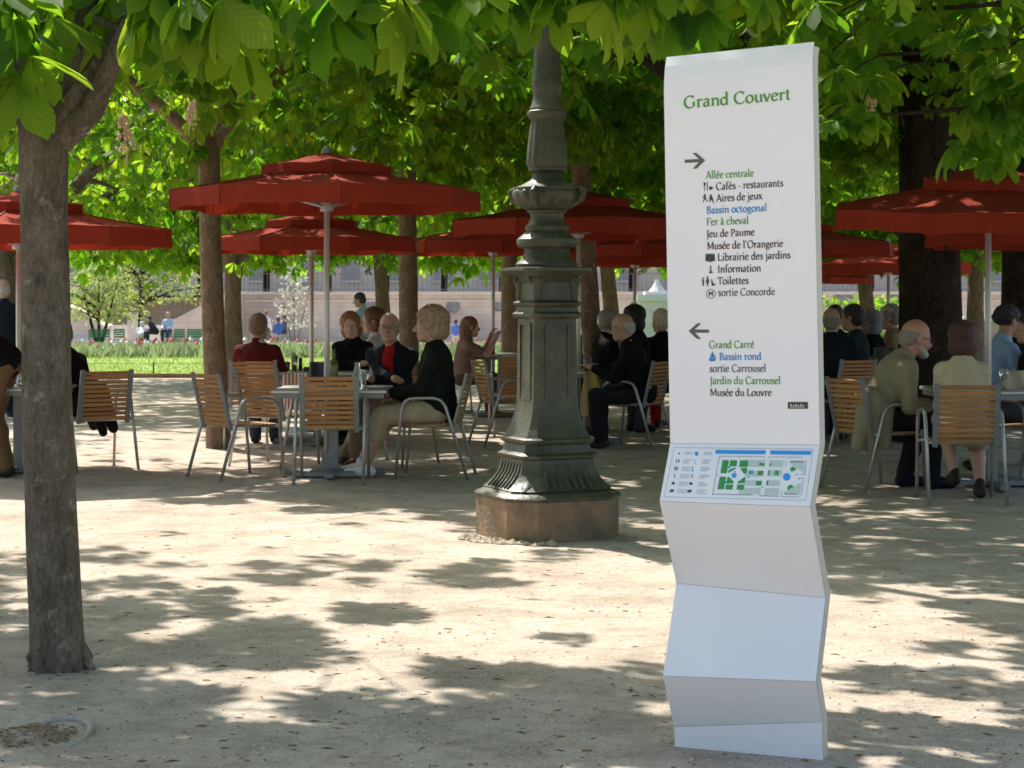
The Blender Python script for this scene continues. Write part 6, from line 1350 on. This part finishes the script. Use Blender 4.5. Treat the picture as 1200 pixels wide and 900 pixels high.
# low wire fence along the lawn
fc = empty('lawn_fence', (0, YC + .5, 0), 0, 'low thin wire fence with short posts along the lawn edge', 'fence')
for px in (-70, 180, 430, 680, 930, 1180):
    g = MB(); g.tube([(0, 0, -.05), (0, 0, .27)], .014, 6); o = g.build('post', M['black'], fc); o.location = (XW(px, YC + .5), 0, 0)
g = MB(); g.tube([(-13, 0, .25), (0, 0, .24), (13, 0, .25)], .003, 5); g.build('wire', M['black'], fc)
# ---------------------------------------------------------------- grass, flower bed, litter
def blades(name, n, xr, yr_, hgt, wd, m, wide=1, zoff=0):
    X_a = rng.uniform(0, 1, n); Yb = yr_[0] + (yr_[1] - yr_[0]) * rng.random(n) ** 1.2; Xb = (X_a * (xr[1] - xr[0]) + xr[0] - CX) / F * Yb
    Zb = np.interp(Yb, [0, YC, 55, 80, 100, 400], [0, 0, -.22, -.71, -.94, -.94]) - .02 + zoff
    a = rng.uniform(0, 6.28, n); h_ = hgt * rng.uniform(.5, 1.2, n); w_ = wd * rng.uniform(.7, 1.3, n); lx, ly = rng.normal(0, .4, n) * h_, rng.normal(0, .4, n) * h_
    V = np.stack([np.stack([Xb - w_ * np.cos(a), Yb - w_ * np.sin(a), Zb], -1), np.stack([Xb + w_ * np.cos(a), Yb + w_ * np.sin(a), Zb], -1), np.stack([Xb + lx, Yb + ly, Zb + h_], -1)], 1).reshape(-1, 3)
    return tag(obj(name, npmesh(name, V, np.arange(3 * n).reshape(-1, 3), np.repeat(rng.random(n), 3)), m), kind='stuff')
M['blade'] = leaf_mat('grass_blade', (.16, .25, .05), (.25, .34, .08), (.32, .43, .08), (.45, .52, .13), .42)
tag(blades('grass', 60000, (-60, 1260), (YC + .1, 66), .07, .012, M['blade']), 'short bright lawn grass beyond the rusty kerb', 'grass')
M['bed'] = leaf_mat('bed_leaf', (.13, .19, .09), (.24, .29, .15), (.25, .34, .12), (.38, .44, .2), .4)
tag(blades('flower_bed_foliage', 26000, (-40, 1240), (57, 84), .42, .06, M['bed']), 'tangled green flower bed foliage across the lawn', 'flower bed')
fl = {}
for nm_, cc in (('pink', (.6, .10, .16)), ('white', (.8, .78, .72)), ('red', (.5, .04, .04)), ('orange', (.6, .2, .08))):
    mf = mat(nm_ + '_petals', cc, .7); n = {'pink': 170, 'white': 120, 'red': 70, 'orange': 70}[nm_]; g = MB()
    for i in range(n):
        Yq = rng.uniform(58, 82); x = XW(rng.uniform(70, 1150), Yq); z = tz(Yq) + rng.uniform(.2, .52); q = rng.uniform(.05, .09)
        g.add([(x + q, Yq, z), (x - q, Yq, z), (x, Yq + q, z), (x, Yq - q, z), (x, Yq, z + q * 1.3), (x, Yq, z - q)], [(0, 2, 4), (2, 1, 4), (1, 3, 4), (3, 0, 4), (2, 0, 5), (1, 2, 5), (3, 1, 5), (0, 3, 5)])
    tag(g.build(nm_ + '_flowers', mf), nm_ + ' tulips dotted over the flower bed', 'flowers', kind='stuff')
# pebbles, twigs and dead leaves on the sand
def litter(name, n, size, m, flat, label, cat, ymax=24, near=5.2):
    Yb = near / (1 - rng.random(n) * (1 - near / ymax)); Xb = (rng.uniform(-30, 1230, n) - CX) / F * Yb; g_ = []
    a = rng.uniform(0, 6.28, n); sx_ = size * rng.uniform(.5, 1.6, n); sy_ = sx_ * rng.uniform(.5, .9, n) * (1 if flat != 'twig' else .12); sz_ = sx_ * (.4 if flat == 'stone' else .16)
    base = np.array([(1, 0, 0), (-1, 0, 0), (0, 1, 0), (0, -1, 0), (0, 0, 1), (0, 0, -.3)], float)
    ca, sa = np.cos(a), np.sin(a)
    V = np.stack([Xb[:, None] + ca[:, None] * base[None, :, 0] * sx_[:, None] - sa[:, None] * base[None, :, 1] * sy_[:, None], Yb[:, None] + sa[:, None] * base[None, :, 0] * sx_[:, None] + ca[:, None] * base[None, :, 1] * sy_[:, None], .001 + base[None, :, 2] * sz_[:, None]], -1)
    T = np.array([(0, 2, 4), (2, 1, 4), (1, 3, 4), (3, 0, 4)])
    Fc = (T[None] + (np.arange(n) * 6)[:, None, None]).reshape(-1, 3)
    return tag(obj(name, npmesh(name, V.reshape(-1, 3), Fc, np.repeat(rng.random(n), 6)), m), label, cat, kind='stuff')
litter('pebbles', 9000, .006, mat('pebble', (.42, .38, .33), .9, var=(.6, .55, .48), scale=30), 'stone', 'fine pale pebbles scattered over the sandy ground', 'pebbles')
litter('dark_grit', 2600, .006, mat('grit', (.12, .10, .08), .9, var=(.2, .17, .14), scale=30), 'stone', 'dark grit specks over the sandy ground', 'grit')
litter('dead_leaves', 420, .016, mat('dead_leaf', (.24, .13, .05), .9, var=(.12, .07, .03), scale=20), 'leaf', 'small dry brown leaf scraps lying on the sand', 'leaf litter')
litter('twig_scraps', 300, .022, mat('twig', (.08, .06, .045), .9), 'twig', 'short dark twigs lying on the sand', 'twigs')
# half-buried root / stone ring with litter, lower corner
Yr = YG(862); rx = XW(62, Yr)
rt_ = empty('buried_stone_ring', (rx, Yr, 0), 0, 'grey half-buried curved kerb stone with a heap of brown litter inside', 'stone')
g = MB(); pts = []
for i in range(15):
    a = R(150 - 205 * i / 14); pts.append((.115 * math.cos(a) - .0, .24 * math.sin(a), -.003 + .008 * math.sin(math.pi * i / 14)))
g.tube(pts, [.006 + .010 * math.sin(math.pi * min(1, i / 11)) for i in range(15)], 8, jit=.12); autosmooth(g.build('curved_stone', mat('grey_stone', (.34, .30, .25), .95, var=(.44, .39, .33), scale=20, bump=.6), rt_), 80)
g = MB(); rn = random.Random(4)
for i in range(150):
    a, q = rn.uniform(0, 6.28), math.sqrt(rn.random()); g.box((-.06 + .13 * q * math.cos(a), .18 * q * math.sin(a), .004 + .01 * (1 - q)), (rn.uniform(.01, .022), rn.uniform(.005, .012), .004), rz=rn.uniform(0, 3))
tag(g.build('brown_litter', mat('brown_litter', (.30, .21, .12), .9, var=(.20, .14, .08), scale=60), rt_), kind='stuff')
# mound of rubble at the lamp post foot
g = MB(); rn = random.Random(12); Lc = Vector((LX, LY, 0))
for i in range(70):
    a = R(rn.triangular(190, 290, 215)); q = rn.uniform(.44, .56) ; s0 = rn.uniform(.008, .035)
    c = Lc + Vector((q * math.cos(a), q * math.sin(a), s0 * .2)); g.add([c + Vector(v_) * s0 * rn.uniform(.7, 1.2) for v_ in ((1.4, 0, 0), (-1.4, 0, 0), (0, 1, 0), (0, -1, 0), (0, 0, .7), (.2, .2, -.5))], [(0, 2, 4), (2, 1, 4), (1, 3, 4), (3, 0, 4), (2, 0, 5), (1, 2, 5), (3, 1, 5), (0, 3, 5)])
tag(g.build('rubble', mat('rubble', (.36, .28, .2), .95, var=(.46, .4, .32), scale=20)), 'small crumbled rubble heaped at the foot of the lamp post plinth', 'rubble', kind='stuff')
